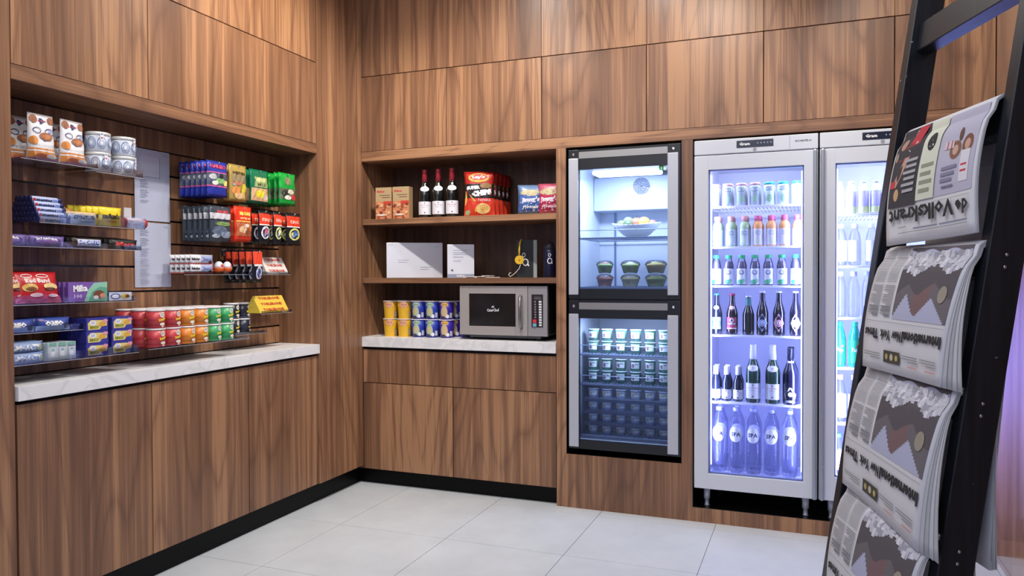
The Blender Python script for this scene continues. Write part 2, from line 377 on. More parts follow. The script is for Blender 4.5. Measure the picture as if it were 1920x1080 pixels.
# ================================================================== UPRIGHT GLASS-DOOR FRIDGES
FRV = (0.42, 0.45, 1.0)
LINER = M('#e4e6f6', 0.45)
WIREW = M('#eef0f8', 0.4)
def wire_shelf(parent, x0, x1, y0, y1, z, name='shelf', m=None):
    m = m or WIREW
    sh = bx(name, x0, x1, y0, y0 + 0.006, z - 0.012, z - 0.002, m, parent, 0.001)
    bm = bmesh.new(); n = int((x1 - x0) / 0.019)
    for i in range(n + 1):
        x = x0 + (x1 - x0) * i / n; box(bm, x - 0.0016, x + 0.0016, y0 + 0.006, y1, z - 0.004, z)
    for y in (y0 + 0.06, (y0 + y1) / 2, y1 - 0.01): box(bm, x0, x1, y, y + 0.004, z - 0.009, z - 0.004)
    w = obj('wire', bm, m, sh); w['kind'] = 'stuff'
    return sh
def fridge(x0, x1, hinge_left, label, shelves, gx0, gx1, gz0=0.26, panel_x=None):
    cx = (x0 + x1) / 2
    t = thing('drinks_fridge', label, 'fridge', (cx, 0, 0), 0, 'upright drinks fridges')
    X0, X1, A, B = x0 - cx, x1 - cx, gx0 - cx, gx1 - cx
    body = bmesh.new()
    box(body, X0 + .004, X0 + .05, .052, .70, .185, 2.018); box(body, X1 - .05, X1 - .004, .052, .70, .185, 2.018)
    box(body, X0 + .05, X1 - .05, .66, .70, .185, 2.018); box(body, X0 + .05, X1 - .05, .052, .66, 1.93, 2.018); box(body, X0 + .05, X1 - .05, .052, .66, .185, .225)
    obj('body', body, ALU, t)
    ln = bmesh.new()
    box(ln, X0 + .0502, X0 + .055, .06, .655, .226, 1.929); box(ln, X1 - .055, X1 - .0502, .06, .655, .226, 1.929); box(ln, X0 + .055, X1 - .055, .65, .655, .226, 1.929)
    box(ln, X0 + .055, X1 - .055, .06, .65, 1.922, 1.929); box(ln, X0 + .055, X1 - .055, .06, .65, .226, .231)
    obj('liner', ln, LINER, t)
    # header panel with display
    h = bx('header_panel', X0, X1, 0.0, 0.051, 1.9415, 2.018, ALU, t, 0.004)
    px = panel_x - cx
    bx('display', px - 0.09, px + 0.09, -0.003, 0.0005, 1.968, 2.004, M('#1b2133', 0.2), h, 0.001)
    p = Print(); p.text('Gram', px - 0.05, 1.986, 0.052, 0.016, WHITE, bold=0.04)
    for i in range(5): p.ell(px + 0.015 + i * 0.016, 1.987, 0.003, 0.004, M('#9aa3b8'))
    p.build('lettering', lambda u, v, l: (u, -0.0032 - l, v), h)
    p = Print(); p.ring(px, 1.955, 0.009, 0.009, 0.003, M('#6d7480')); p.ell(px, 1.955, 0.004, 0.004, M('#868c98'))
    if panel_x < 2.5: p.text('ECO MASTER 60', X1 - 0.07, 1.985, 0.075, 0.010, M('#4c5260'))
    p.rect(X1 - 0.135, 1.945, X1 - 0.1335, 2.015, M('#9298a6'))
    p.build('emblem', lambda u, v, l: (u, -0.0002 - l, v), h)
    # door
    d = bmesh.new(); Z0, Z1 = 0.180, 1.9375; T = 1.862
    box(d, X0, A, 0, .048, Z0, Z1, 0, .004); box(d, B, X1, 0, .048, Z0, Z1, 0, .004)
    box(d, A - .004, B + .004, .0005, .0475, T, Z1 - .0005, 0, .002); box(d, A - .004, B + .004, .0005, .0475, Z0 + .0005, gz0, 0, .002)
    door = obj('door', d, ALU, t)
    side = X1 if hinge_left else X0; sg = -1 if hinge_left else 1
    bx('handle', min(side + sg * .004, side + sg * .024), max(side + sg * .004, side + sg * .024), -0.020, -0.001, Z0, Z1, M('#9aa1ae', 0.25, 0.3), door, 0.007)
    bx('glass', A, B, .012, .016, gz0, T, GLASS, door)
    gk = bmesh.new()
    for a, b, c, e in ((A, A + .005, gz0, T), (B - .005, B, gz0, T), (A, B, gz0, gz0 + .005), (A, B, T - .005, T)): box(gk, a, b, .017, .04, c, e)
    obj('gasket', gk, M('#8d93b2', 0.5), door)
    for sx in (A + .006, B - .012):
        bx('light_strip', sx, sx + .005, .050, .058, .30, 1.84, emit('#dfe2ff', 4.5), t)
    for k, z in enumerate(shelves): wire_shelf(t, X0 + .06, X1 - .06, .075, .60, z)
    for i, (lx, ly) in enumerate(((X0 + .06, .06), (X1 - .055, .06), (X0 + .06, .62), (X1 - .055, .62))):
        lt('foot', [(.014, .0775), (.014, .082), (.011, .083), (.011, .112), (.0165, .115), (.0175, .184)], M('#a9adb8', .35, .3), t, 14, True, lx, ly)
    for sx, tg in ((A + .03, .25), (B - .03, -.25)):
        l = bpy.data.lights.new('fridge_lamp', 'AREA'); l.energy = 7.5; l.color = FRV; l.shape = 'RECTANGLE'; l.size = .02; l.size_y = 1.5
        q = bpy.data.objects.new('fridge_lamp', l); COL.objects.link(q); q.location = (cx + sx, .062, 1.06)
        q.rotation_euler = (Vector((tg, .45, 0))).to_track_quat('-Z', 'Y').to_euler()
    l = bpy.data.lights.new('fridge_lamp', 'AREA'); l.energy = 3.0; l.color = (.86, .9, 1.0); l.shape = 'RECTANGLE'; l.size = .44; l.size_y = .05
    q = bpy.data.objects.new('fridge_lamp', l); COL.objects.link(q); q.location = (cx, .09, 1.915)
    q.rotation_euler = (Vector((0, .35, -1))).to_track_quat('-Z', 'Y').to_euler()
    return t
F1 = [1.678, 1.463, 1.2565, 0.9935, 0.636, 0.257]
F2 = [1.617, 1.357, 1.0965, 0.843, 0.562, 0.30]
fridge(2.053, 2.6605, True, 'silver glass-door drinks fridge beside the wine cooler, fully in view', F1, 2.127, 2.594, 0.262, 2.358)
fridge(2.6675, 3.275, False, 'silver glass-door drinks fridge partly hidden behind the ladder', F2, 2.741, 3.205, 0.300, 2.95)

# ---- drink containers
def prof_fn(prof):
    def f(z):
        for (r0, z0), (r1, z1) in zip(prof, prof[1:]):
            if z0 <= z <= z1 and z1 > z0: return r0 + (r1 - r0) * (z - z0) / (z1 - z0)
        return prof[-1][0]
    return f
def label_band(name, prof, z0, z1, m, parent, seg=20, lift=0.0007):
    f = prof_fn(prof); n = 4
    return lt(name, [(f(z0 + (z1 - z0) * i / n) + lift, z0 + (z1 - z0) * i / n) for i in range(n + 1)], m, parent, seg, False)
def row(proto, xs, y, z, desc, cat, group, dz=None, rows=1, pitch=0.07):
    """front row along X plus (rows - 1) rows behind it; every one its own thing"""
    n = len(xs)
    for r in range(rows):
        for i, x in enumerate(xs):
            lab = desc.replace('#', nth(i, n)) if r == 0 else desc.replace('#', nth(i, n) + ' at back')
            loc = (x, y + r * pitch, z)
            if r == 0 and i == 0: proto.location = loc; proto['label'] = lab; proto['group'] = group; proto['category'] = cat
            else: dup(proto, loc, None, lab, group)
def smoothie(liq, cap, lab, blk):
    prof = [(.024, 0), (.0265, .004), (.0265, .09), (.027, .098), (.0265, .108), (.024, .118), (.018, .127), (.0155, .131), (.0155, .137)]
    t = thing('juice_bottle', 'x', 'bottle'); lt('bottle', prof, M(liq, .15, 0, .6), t)
    lt('cap', [(.0175, .134), (.0175, .158), (.016, .160)], M(cap, .4), t)
    b = label_band('label', prof, .006, .09, M(lab, .5), t)
    p = Print(); p.grid(-.014, .060, .014, .080, M(blk), 5, 1).grid(-.0115, .063, .0115, .077, M('#e9eef2'), 5, 1)
    p.text('MINUTE', 0, .070, .019, .009, M(blk)); p.ell(0, .028, .012, .014, M('#cfe0c8'))
    p.build('print', cyl(.0274), t); return t
def can_tall(col, cap):
    prof = [(.024, 0), (.028, .003), (.028, .1), (.0245, .106)]
    t = thing('drink_tub', 'x', 'tub'); lt('body', prof, M(col, .35), t); lt('lid', [(.0265, .104), (.0265, .117), (.024, .119)], M(cap, .4), t)
    p = Print(); p.grid(-.017, .074, .017, .094, M('#35566e'), 5, 1).grid(-.0145, .077, .0145, .091, M('#dbe6ea'), 5, 1).text('OPTIMEL', 0, .084, .025, .007, M('#274a66')).ell(.002, .034, .014, .02, M('#9dc5a4'))
    p.build('print', cyl(.0282), t); return t
def green_tea():
    prof = [(.022, 0), (.0255, .004), (.0255, .1), (.022, .118), (.0145, .14), (.0145, .146)]
    t = thing('juice_bottle', 'x', 'bottle'); lt('bottle', prof, PLASTIC, t); lt('cap', [(.0175, .142), (.0175, .158), (.016, .16)], M('#35b06c', .4), t)
    lt('content', [(.02, .003), (.0235, .006), (.0235, .098), (.019, .118), (.0155, .126)], M('#7a6f9a', .2, 0, .6), t)
    label_band('label', prof, .006, .088, M('#dfe3ee', .5), t)
    p = Print(); p.ell(0, .068, .014, .012, M('#4d5b80')).ell(0, .069, .010, .008, M('#dfe3ee')).ell(-.006, .018, .018, .012, M('#4fae7c')).ell(.010, .024, .010, .010, M('#86c59c'))
    p.build('print', cyl(.0264), t); return t
def beer(h, col, labm, labm2, neckm, cap, kind):
    r = .0305; s = h / .232
    prof = [(.027, 0), (r, .005), (r, .118 * s), (.026, .14 * s), (.0165, .17 * s), (.0135, .19 * s), (.0130, h - .012), (.0145, h - .009)]
    t = thing('beer_bottle', 'x', 'bottle'); lt('bottle', prof, M(col, .08, 0, .8, .5), t)
    lt('cap', [(.0155, h - .009), (.0155, h - .003), (.012, h)], M(cap, .35, .2), t)
    p = Print()
    if kind == 'band':
        p.grid(-.028, .028, .028, .092, M(labm), 8, 1).grid(-.026, .05, .026, .068, M(labm2), 8, 1)
        p.ell(0, .076, .011, .011, M('#e8ecf4')).ell(0, .076, .006, .007, M('#30405e')).text('SOMERSBY', 0, .058, .042, .011, WHITE).rect(-.026, .031, .026, .036, WHITE, 8)
        p.build('label', cyl(r + .0002), t)
        q = Print(); q.ell(0, .152 * s, .0155, .0105, M(neckm)).ell(0, .152 * s, .0125, .008, WHITE).text('NO.1', 0, .152 * s, .014, .006, M('#3a4a6a')); q.build('neck_label', cyl(lambda v: prof_fn(prof)(v)), t)
    elif kind == 'plain':
        label_band('neck_label', prof, .175 * s, h - .014, M('#3f7c7a', .4), t)
    else:
        f = cyl(r + .0002); Z = .065
        def dia(k): return [(0, Z - .042 * k), (.014 * k, Z - .02 * k), (.026 * k, Z), (.014 * k, Z + .024 * k), (0, Z + .046 * k), (-.014 * k, Z + .024 * k), (-.026 * k, Z), (-.014 * k, Z - .02 * k)]
        p.poly(dia(1.08), WHITE).poly(dia(.98), M(labm)).ell(0, Z, .017, .02, M(labm2)).ring(0, Z, .0145, .0165, .002, WHITE).ell(0, Z + .001, .008, .009, M('#e9ebf5')).ell(0, Z, .003, .004, M('#2c2f55'))
        p.build('label', f, t)
    return t
def wine(h, r, glassc, caps, lab=True, capz=.75, ovals=True, name='wine_bottle'):
    s = h / .30
    prof = [(r * .9, 0), (r, .006), (r, .155 * s), (r * .93, .175 * s), (r * .62, .208 * s), (.0155 * (r / .037) ** .5, .232 * s), (.0142 * (r / .037) ** .5, h - .012), (.0155 * (r / .037) ** .5, h - .01), (.0155 * (r / .037) ** .5, h)]
    t = thing(name, 'x', 'bottle'); lt('bottle', prof, M(glassc, .08, 0, .8, .4), t)
    f = prof_fn(prof)
    lt('capsule', [(f(h * capz) + .0009, h * capz), (f(h - .013) + .001, h - .013), (f(h - .002) + .001, h - .002), (f(h) , h + .0006)], M(caps, .35), t)
    if lab:
        p = Print(); w = r * 1.35
        p.grid(-w, .022 * s, w, .102 * s, M('#dfe0ea'), 10, 1).text('Vin de Pays', 0, .078 * s, w * 1.1, .008 * s, M('#b05a66')).text('grand cru', 0, .066 * s, w * .7, .005 * s, M('#83838c')).ell(0, .092 * s, .003, .004, M('#4a4a58')).ell(0, .034 * s, .004, .004, M('#3a3a48'))
        p.build('label', cyl(r + .0003), t)
    if ovals:
        q = Print(); q.ell(0, .180 * s, r * .80, .016 * s, M('#e6e7ee'), 20).ell(0, .181 * s, .003, .003, M('#5a5a70')); q.build('neck_label', cyl(lambda v: f(v)), t)
    return t
# fridge one, top to bottom
Yf = .115
x1 = [2.144, 2.213, 2.283, 2.353]; x2 = [2.424, 2.492, 2.560]
row(can_tall('#a9b2c0', '#c79aa8'), x1, Yf, F1[0], 'grey tub with pink lid, # of four, top shelf', 'tub', 'grey tubs in the fridge', rows=2)
row(can_tall('#cfe4ea', '#3aa8ae'), x2, Yf, F1[0], 'white tub with teal lid, # of three, top shelf', 'tub', 'teal tubs in the fridge', rows=2)
row(smoothie('#a9bf92', '#e2a39a', '#c4d2d8', '#3d6b78'), [2.160, 2.230, 2.300], Yf, F1[1], 'pale green juice bottle, pink cap, # of three, second shelf', 'bottle', 'green juice bottles', rows=2)
row(smoothie('#e8a565', '#e0668a', '#ded9ec', '#8d93b4'), [2.368, 2.434, 2.500, 2.565], Yf, F1[1], 'orange juice bottle, pink cap, # of four, second shelf', 'bottle', 'orange juice bottles', rows=2)
row(green_tea(), [2.154, 2.219, 2.286, 2.353, 2.420, 2.487, 2.555], Yf, F1[2], 'clear bottle with green cap, # of seven on the third shelf', 'bottle', 'green-capped bottles', rows=1)
row(beer(.218, '#151b26', '#8fb6bd', '#4f93a0', '#cfdbe0', '#3f8f86', 'band'), [2.156], Yf, F1[3], 'dark bottle with pale teal label, # on the beer shelf', 'bottle', 'bottles on the beer shelf')
row(beer(.218, '#231018', '#b34a68', '#7a2740', '#d05a78', '#b03a5a', 'band'), [2.237], Yf, F1[3], 'dark bottle with red label and red cap on the beer shelf', 'bottle', 'bottles on the beer shelf')
row(beer(.208, '#0c1016', '#000000', '#000000', '#3f7c7a', '#c8d0d8', 'plain'), [2.320], Yf, F1[3], 'plain black bottle with green neck foil on the beer shelf', 'bottle', 'bottles on the beer shelf')
for x, a, b, n in ((2.391, '#6f86c8', '#4a61a8', 'blue'), (2.473, '#d58fae', '#b65f8c', 'pink'), (2.555, '#e6e4d2', '#c9c7b2', 'cream')):
    row(beer(.232, '#141225', a, b, '#ffffff', '#dfe3ea', 'diamond'), [x], Yf, F1[3], 'dark bottle with ' + n + ' diamond label on the beer shelf', 'bottle', 'diamond label bottles')
row(wine(.186, .0255, '#222a3c', '#dfe3f4', True, .76, False), [2.152, 2.209, 2.268], Yf, F1[4], 'small white-capped wine bottle, # of three in the fridge', 'bottle', 'small wine bottles', rows=2)
row(wine(.306, .0375, '#26463a', '#e8ebf4'), [2.345, 2.443], Yf, F1[4], 'green wine bottle with white capsule, # of two in the fridge', 'bottle', 'large white wine bottles')
sp = wine(.290, .0395, '#14152e', '#15162a', False, .8, False, 'sparkling_bottle')
p = Print(); p.poly([(-.024, .03), (.024, .03), (.03, .055), (.012, .075), (.006, .09), (-.006, .09), (-.012, .075), (-.03, .055)], M('#e7e9f2')).rect(-.022, .012, .022, .024, M('#c9cfe8'), 5).ell(0, .055, .012, .012, M('#f4f4f8'))
p.build('label', cyl(.0398), sp)
q = Print(); q.grid(-.02, .212, .02, .226, M('#dfe2f2'), 5, 1); q.build('neck_label', cyl(.0182), sp)
row(sp, [2.531], Yf, F1[4], 'dark sparkling wine bottle with shield label, # of the shelf', 'bottle', 'sparkling wine bottles', rows=2, pitch=.10)
# large water bottles
def water_bottle(h, r, lab):
    prof = [(r * .86, 0), (r, .01)]
    n = 9
    for i in range(n): prof += [(r, .03 + i * .022 * h / .35), (r * .965, .041 + i * .022 * h / .35)]
    prof += [(r, h * .68), (r * .9, h * .77), (r * .55, h * .87), (.0145, h * .92), (.0135, h * .94)]
    t = thing('water_bottle', 'x', 'bottle'); lt('bottle', prof, WATERB, t, 24)
    lt('cap', [(.016, h * .945), (.016, h - .003), (.014, h)], M('#b9bff0', .4), t)
    z = h * .60; p = Print(); p.ell(0, z, r * .95, .042 * h / .35, M('#eef0fb'), 24)
    if lab: p.text('SPA', 0, z, r * 1.25, .022, M('#1c2860'), bold=0.03)
    f0 = prof_fn(prof); p.build('label', cyl(r + .0008), t); return t
row(water_bottle(.345, .0385, True), [2.170, 2.259, 2.346, 2.436, 2.527], .118, F1[5], 'large round-labelled water bottle, # of five, bottom shelf', 'bottle', 'large water bottles', rows=2, pitch=.09)
# fridge two
def milk():
    prof = [(.021, 0), (.0255, .004), (.0262, .05), (.0262, .10), (.022, .125), (.0145, .148), (.0135, .155)]
    t = thing('milk_bottle', 'x', 'bottle'); lt('bottle', prof, M('#c2bdf0', .3), t); lt('cap', [(.0145, .153), (.0145, .164), (.013, .165)], M('#d3d8ee', .4), t)
    label_band('band', prof, .004, .036, M('#cfdc9c', .5), t); label_band('band', prof, .112, .143, M('#d3dfae', .5), t); return t
row(milk(), [2.760, 2.816, 2.872, 2.929, 2.986], Yf, F2[0], 'lilac milk bottle with green bands, # of five behind the ladder', 'bottle', 'lilac milk bottles')
def pet(h, label, capc, mat):
    r = .029; prof = [(.024, 0), (r, .006), (r, h * .60), (r * .97, h * .66), (r * .80, h * .77), (.0145, h * .88), (.013, h * .90)]
    t = thing('water_bottle', 'x', 'bottle'); lt('bottle', prof, mat, t); lt('cap', [(.0155, h * .895), (.0155, h - .002), (.014, h)], M(capc, .4), t)
    if label: label_band('label', prof, h * .10, h * .60, M(label, .5), t)
    return t
row(pet(.210, '#f3f5fc', '#f0f2fa', WATERB), [2.768, 2.834, 2.912], Yf, F2[1], 'water bottle with tall white label, # of three behind the ladder', 'bottle', 'white label water bottles')
row(pet(.230, None, '#b3baf0', WATERB), [2.767, 2.830, 2.895], Yf, F2[2], 'unlabelled clear water bottle, # of three behind the ladder', 'bottle', 'clear water bottles')
s7 = pet(.228, '#1fae72', '#2aa87a', M('#1c9a80', .1, 0, .7)); p = Print(); p.text('7up', 0, .085, .034, .028, M('#e9f4f0'), bold=.03).ell(.012, .106, .006, .006, M('#d84a4a')); p.build('print', cyl(.0300), s7); s7.name = 'soda_bottle'
row(s7, [2.766, 2.836], Yf, F2[3], 'green lemon soda bottle, # of two behind the ladder', 'bottle', 'green soda bottles')
row(pet(.240, '#eef0f8', '#c8a8c8', WATERB), [2.768, 2.835], Yf, F2[4], 'bottle with white label low in the fridge, # of two behind the ladder', 'bottle', 'low white label bottles')
row(pet(.20, '#e6eef0', '#64b86a', WATERB), [2.760, 2.825], Yf, F2[5], 'bottle with green cap on the lowest shelf, # of two behind the ladder', 'bottle', 'low green cap bottles')

# ================================================================== BUILT-IN TWO-DOOR COOLER
CB = M('#101218', 0.35)
ck = thing('display_cooler', 'black built-in cooler with two glass doors and silver handle bars', 'cooler', (1.668, 0, 0.301))
x0, x1 = -.313, .319; o0 = -.301
bm = bmesh.new()
box(bm, x0, x0 + .035, .03, .60, .03, 1.715); box(bm, x1 - .035, x1, .03, .60, .03, 1.715); box(bm, x0 + .035, x1 - .035, .56, .60, .03, 1.715)
box(bm, x0 + .035, x1 - .035, .03, .56, 1.635, 1.715); box(bm, x0 + .035, x1 - .035, .03, .56, .03, .075); box(bm, x0 + .035, x1 - .035, .03, .56, .812, .882)
obj('body', bm, CB, ck)
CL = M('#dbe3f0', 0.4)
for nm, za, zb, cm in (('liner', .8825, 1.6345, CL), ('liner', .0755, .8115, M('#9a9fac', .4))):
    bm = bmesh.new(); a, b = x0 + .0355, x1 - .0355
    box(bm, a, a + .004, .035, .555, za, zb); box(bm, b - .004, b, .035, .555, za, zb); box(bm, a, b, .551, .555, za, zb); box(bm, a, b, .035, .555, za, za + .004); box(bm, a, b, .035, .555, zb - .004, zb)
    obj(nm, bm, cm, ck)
def cooler_door(z0, z1, sz0, sz1, gz0, gz1, bz0, bz1, scr):
    bm = bmesh.new(); A, B = -.2485, .2450
    box(bm, x0 + .004, A, .0, .028, z0, z1, 0, .002); box(bm, B, x1 - .004, .0, .028, z0, z1, 0, .002)
    box(bm, A, B, .004, .028, gz1, z1); box(bm, A, B, .004, .028, z0, gz0)
    d = obj('door', bm, CB, ck)
    bx('trim_strip', A, B, .0015, .004, sz0, sz1, M('#9a9896', .35, .6), d)
    bx('handle_bar', A - .0575, A - .001, -.010, -.0005, bz0, bz1, M('#b9bcc6', .35, .2), d, .003); bx('handle_bar', B + .001, B + .0585, -.010, -.0005, bz0, bz1, M('#b9bcc6', .35, .2), d, .003)
    bx('glass', A, B, .012, .016, gz0, gz1, clear('cooler_glass', '#dfe6f2', .55), d)
    for sx in (A - .03, B + .032): lt_o = lt('screw', [(.008, 0), (.008, .004), (.005, .005)], CHROME, d, 12); lt_o.rotation_euler = (PI / 2, 0, 0); lt_o.location = (sx, -.0005, scr)
cooler_door(.880, 1.712, 1.662, 1.699, .935, 1.600, .902, 1.663, 1.685)
cooler_door(.036, .872, .820, .858, .085, .770, .048, .795, .838)
# interior of the upper part
bx('light_panel', -.19, .185, .06, .20, 1.575, 1.600, emit('#f2f6ff', 6.0), ck, .01)
bx('fan_housing', -.272, .278, .40, .548, 1.40, 1.60, M('#c6d0e2', .35), ck, .004)
fn = bmesh.new()
for rr in (.012, .022, .032, .042, .05): tube(fn, [(.021 + rr * math.cos(k * PI / 10), .397, 1.541 - .0 + rr * math.sin(k * PI / 10)) for k in range(21)], .0016, 4)
for k in range(6): tube(fn, [(.021, .396, 1.541), (.021 + .05 * math.cos(k * PI / 3), .396, 1.541 + .05 * math.sin(k * PI / 3))], .0016, 4)
lt_o = lt('fan', [(.05, 0), (.05, .002)], M('#5f6f92', .4), ck, 20); lt_o.rotation_euler = (PI / 2, 0, 0); lt_o.location = (.021, .3995, 1.541)
obj('fan_grille', fn, CHROME, ck)
rail = bmesh.new()
for xx in (-.18, .26): box(rail, xx, xx + .012, .545, .551, .9, 1.40)
obj('shelf_rail', rail, M('#7f8fb0', .4, .4), ck)
p = Print(); p.rect(.198, 1.575, .222, 1.602, M('#1f9a62')).rect(.222, 1.575, .236, 1.602, M('#d8ece2')).text('i', .210, 1.589, .004, .016, WHITE).build('sticker', lambda u, v, l: (u, .0115 - l, v), ck)
SW = M('#8f9db8', .3, .5)
for nm, z in (('shelf', 1.226), ('shelf', .945)): 
    sh = wire_shelf(ck, -.27, .27, .08, .53, z, 'shelf', SW)
for z in (.5655, .3965, .105): wire_shelf(ck, -.27, .27, .08, .53, z, 'shelf', SW)
bm = bmesh.new()
for z in (1.265, .612, .44): tube(bm, [(-.27, .10, z - .04), (-.268, .082, z - .002), (-.262, .08, z), (.262, .08, z), (.268, .082, z - .002), (.27, .10, z - .04)], .0022, 6)
w = obj('guard_wire', bm, SW, ck); w['kind'] = 'stuff'
for pz, en, col in ((1.86, 7.5, (.84, .90, 1)), (1.075, 8.0, (.74, .84, 1))):
    l = bpy.data.lights.new('cooler_lamp', 'AREA'); l.energy = en; l.color = col; l.shape = 'RECTANGLE'; l.size = .34; l.size_y = .10
    q = bpy.data.objects.new('cooler_lamp', l); COL.objects.link(q); q.location = (1.665, .075, pz); q.rotation_euler = (Vector((0, .12, -1))).to_track_quat('-Z', 'Y').to_euler()
# fruit bowl
Zb = .301 + 1.226
bw = thing('fruit_bowl', 'white curved bowl of fruit on the wire shelf of the cooler', 'bowl', (1.694, .24, Zb))
bm = bmesh.new(); n = 28; rings = []
for j, (r, z) in enumerate([(.05, 0), (.075, .015), (.105, .045), (.135, .078), (.128, .078), (.098, .048), (.068, .02), (.0, .008)]):
    rings.append([bm.verts.new((r * math.cos(2 * PI * i / n) * (1 + .08 * math.cos(4 * PI * i / n) * (z / .078)), r * math.sin(2 * PI * i / n) * .8, z + (.008 * math.cos(4 * PI * i / n) if j in (3, 4) else 0))) for i in range(n)])
for a, b in zip(rings, rings[1:]):
    for i in range(n):
        try: bm.faces.new((a[i], a[(i + 1) % n], b[(i + 1) % n], b[i])).smooth = True
        except ValueError: pass
obj('bowl', bm, M('#e4e6ec', .35), bw)
def fruit(nm, lab, x, y, z, r, col, sq=1.0, stem=False):
    pf = [(r * math.sin(a), z + r * sq * (1 - math.cos(a))) for a in [PI * k / 10 for k in range(1, 10)]]
    t = thing(nm, lab, 'fruit', (1.694 + x, .24 + y, Zb), 0, 'fruit in the bowl')
    lt('flesh', pf, M(col, .35), t, 18)
    if stem: tb('stem', [(0, 0, z + r * 2 * sq - .004), (.003, 0, z + r * 2 * sq + .012)], .0016, M('#4a3722'), t, 6)
fruit('kiwi', 'brown green kiwi at the left of the fruit bowl', -.085, -.01, .055, .028, '#6d7a52', .85)
fruit('pear', 'green pear lying left in the fruit bowl', -.055, .03, .06, .032, '#7f9a6a', 1.0, True)
fruit('kiwi', 'dark green fruit in front left of the fruit bowl', -.04, -.04, .05, .028, '#56684e', .9)
fruit('apple', 'red and green apple in the middle of the fruit bowl', .0, .0, .05, .036, '#a86e52', .92, True)
fruit('orange', 'round orange right of centre in the fruit bowl', .045, -.01, .05, .036, '#e09a52', .95)
fruit('apple', 'green apple at the back of the fruit bowl', .03, .05, .05, .033, '#a9bf6a', .92, True)
fruit('mango', 'pinkish mango at the right of the fruit bowl', .09, .0, .055, .027, '#b07a6e', .85)
# salad tubs
def salad(r, content, c2):
    t = thing('salad_tub', 'x', 'tub')
    lt('bowl', [(r * .66, 0), (r * .7, .003), (r * .95, .045), (r, .047)], PLASTIC, t, 22, False)
    lt('content', [(r * .62, .003), (r * .90, .042), (r * .8, .050), (r * .3, .056), (.001, .056)], M(content, .7), t, 18)
    lt('garnish', [(r * .5, .047), (r * .45, .058), (r * .1, .062)], M(c2, .7), t, 10)
    lt('lid', [(r * 1.02, .047), (r * 1.02, .050), (r * .88, .064), (r * .6, .072), (.001, .074)], PLASTIC, t, 22, False); return t
Zs = .301 + .945
k = 0
for (x, r), (c1, c2, c3, c4) in zip(((1.530, .050), (1.678, .056), (1.823, .062)), (('#c47a64', '#e6dece', '#a8cc86', '#d8907c'), ('#d9d09a', '#f0eac8', '#b8c884', '#e4e0b8'), ('#a0ac5a', '#c4d668', '#c0ac70', '#ccd874'))):
    pos = ['left', 'middle', 'right'][k]; k += 1
    a = salad(r, c1, c2); a.location = (x, .15, Zs); a['label'] = 'clear domed salad tub, lower one in the ' + pos + ' stack of the cooler'; a['group'] = 'salad tubs'
    b = salad(r, c3, c4); b.location = (x, .15, Zs + .0765); b['label'] = 'clear domed salad tub, upper one in the ' + pos + ' stack of the cooler'; b['group'] = 'salad tubs'
# yoghurt pots
def pot(h, r0, r1, body, lid, blob):
    t = thing('yoghurt_pot', 'x', 'pot'); lt('cup', [(r0, 0), (r1, h - .006), (r1, h - .004)], M(body, .4), t, 16); lt('lid', [(r1 * 1.06, h - .005), (r1 * 1.06, h - .001), (r1, h)], M(lid, .3), t, 16)
    p = Print(); p.grid(-r1 * .8, h * .28, r1 * .8, h * .80, M('#dfe6e6'), 5, 1).ell(-r1 * .35, h * .5, r1 * .3, h * .16, M(blob)).rect(r1 * .0, h * .6, r1 * .6, h * .66, M('#6a7c88'), 2)
    p.build('label', cyl(lambda v: r0 + (r1 - r0) * v / h + .0004), t); return t
pa = pot(.068, .027, .031, '#5e8f78', '#aebccc', '#8a5d6a'); pb = pot(.050, .027, .031, '#b9c0d2', '#8f98b4', '#c9b48a')
px = [1.462, 1.542, 1.624, 1.708, 1.790, 1.868]
lev = [(pa, .8655, 'first', 1), (pa, .7965, '', 0)]
rows_ = [(pa, .301 + .5655 + .0685, 'top'), (pa, .301 + .5655, 'second'), (pa, .301 + .3965 + .0685, 'third'), (pa, .301 + .3965, 'fourth')]
z0 = .301 + .105
rows_ += [(pb, z0 + .0680 * (3 - i), ['fifth', 'sixth', 'seventh', 'bottom'][i]) for i in range(4)]
first = {pa: True, pb: True}
for pr, z, nm in rows_:
    if pr is pb and z > z0: bx('stack_tray', 1.42, 1.91, .085, .20, z - .0165, z - .0008, clear('tray_plastic', '#dfe6f4', .8, .12, '#aab4d8'), None); tag(bpy.context.scene.objects[-1] if False else COL.objects[-1], 'thin clear tray under the ' + nm + ' row of yoghurt pots', 'tray', 'clear trays in the lower cooler')
    for i, x in enumerate(px):
        lab = ('green' if pr is pa else 'white') + ' yoghurt pot, ' + nth(i, 6) + ' in the ' + nm + ' row of the lower cooler'
        if first[pr]: pr.location = (x, .155, z); pr['label'] = lab; pr['group'] = 'yoghurt pots in the cooler'; first[pr] = False
        else: dup(pr, (x, .155, z), None, lab, 'yoghurt pots in the cooler')
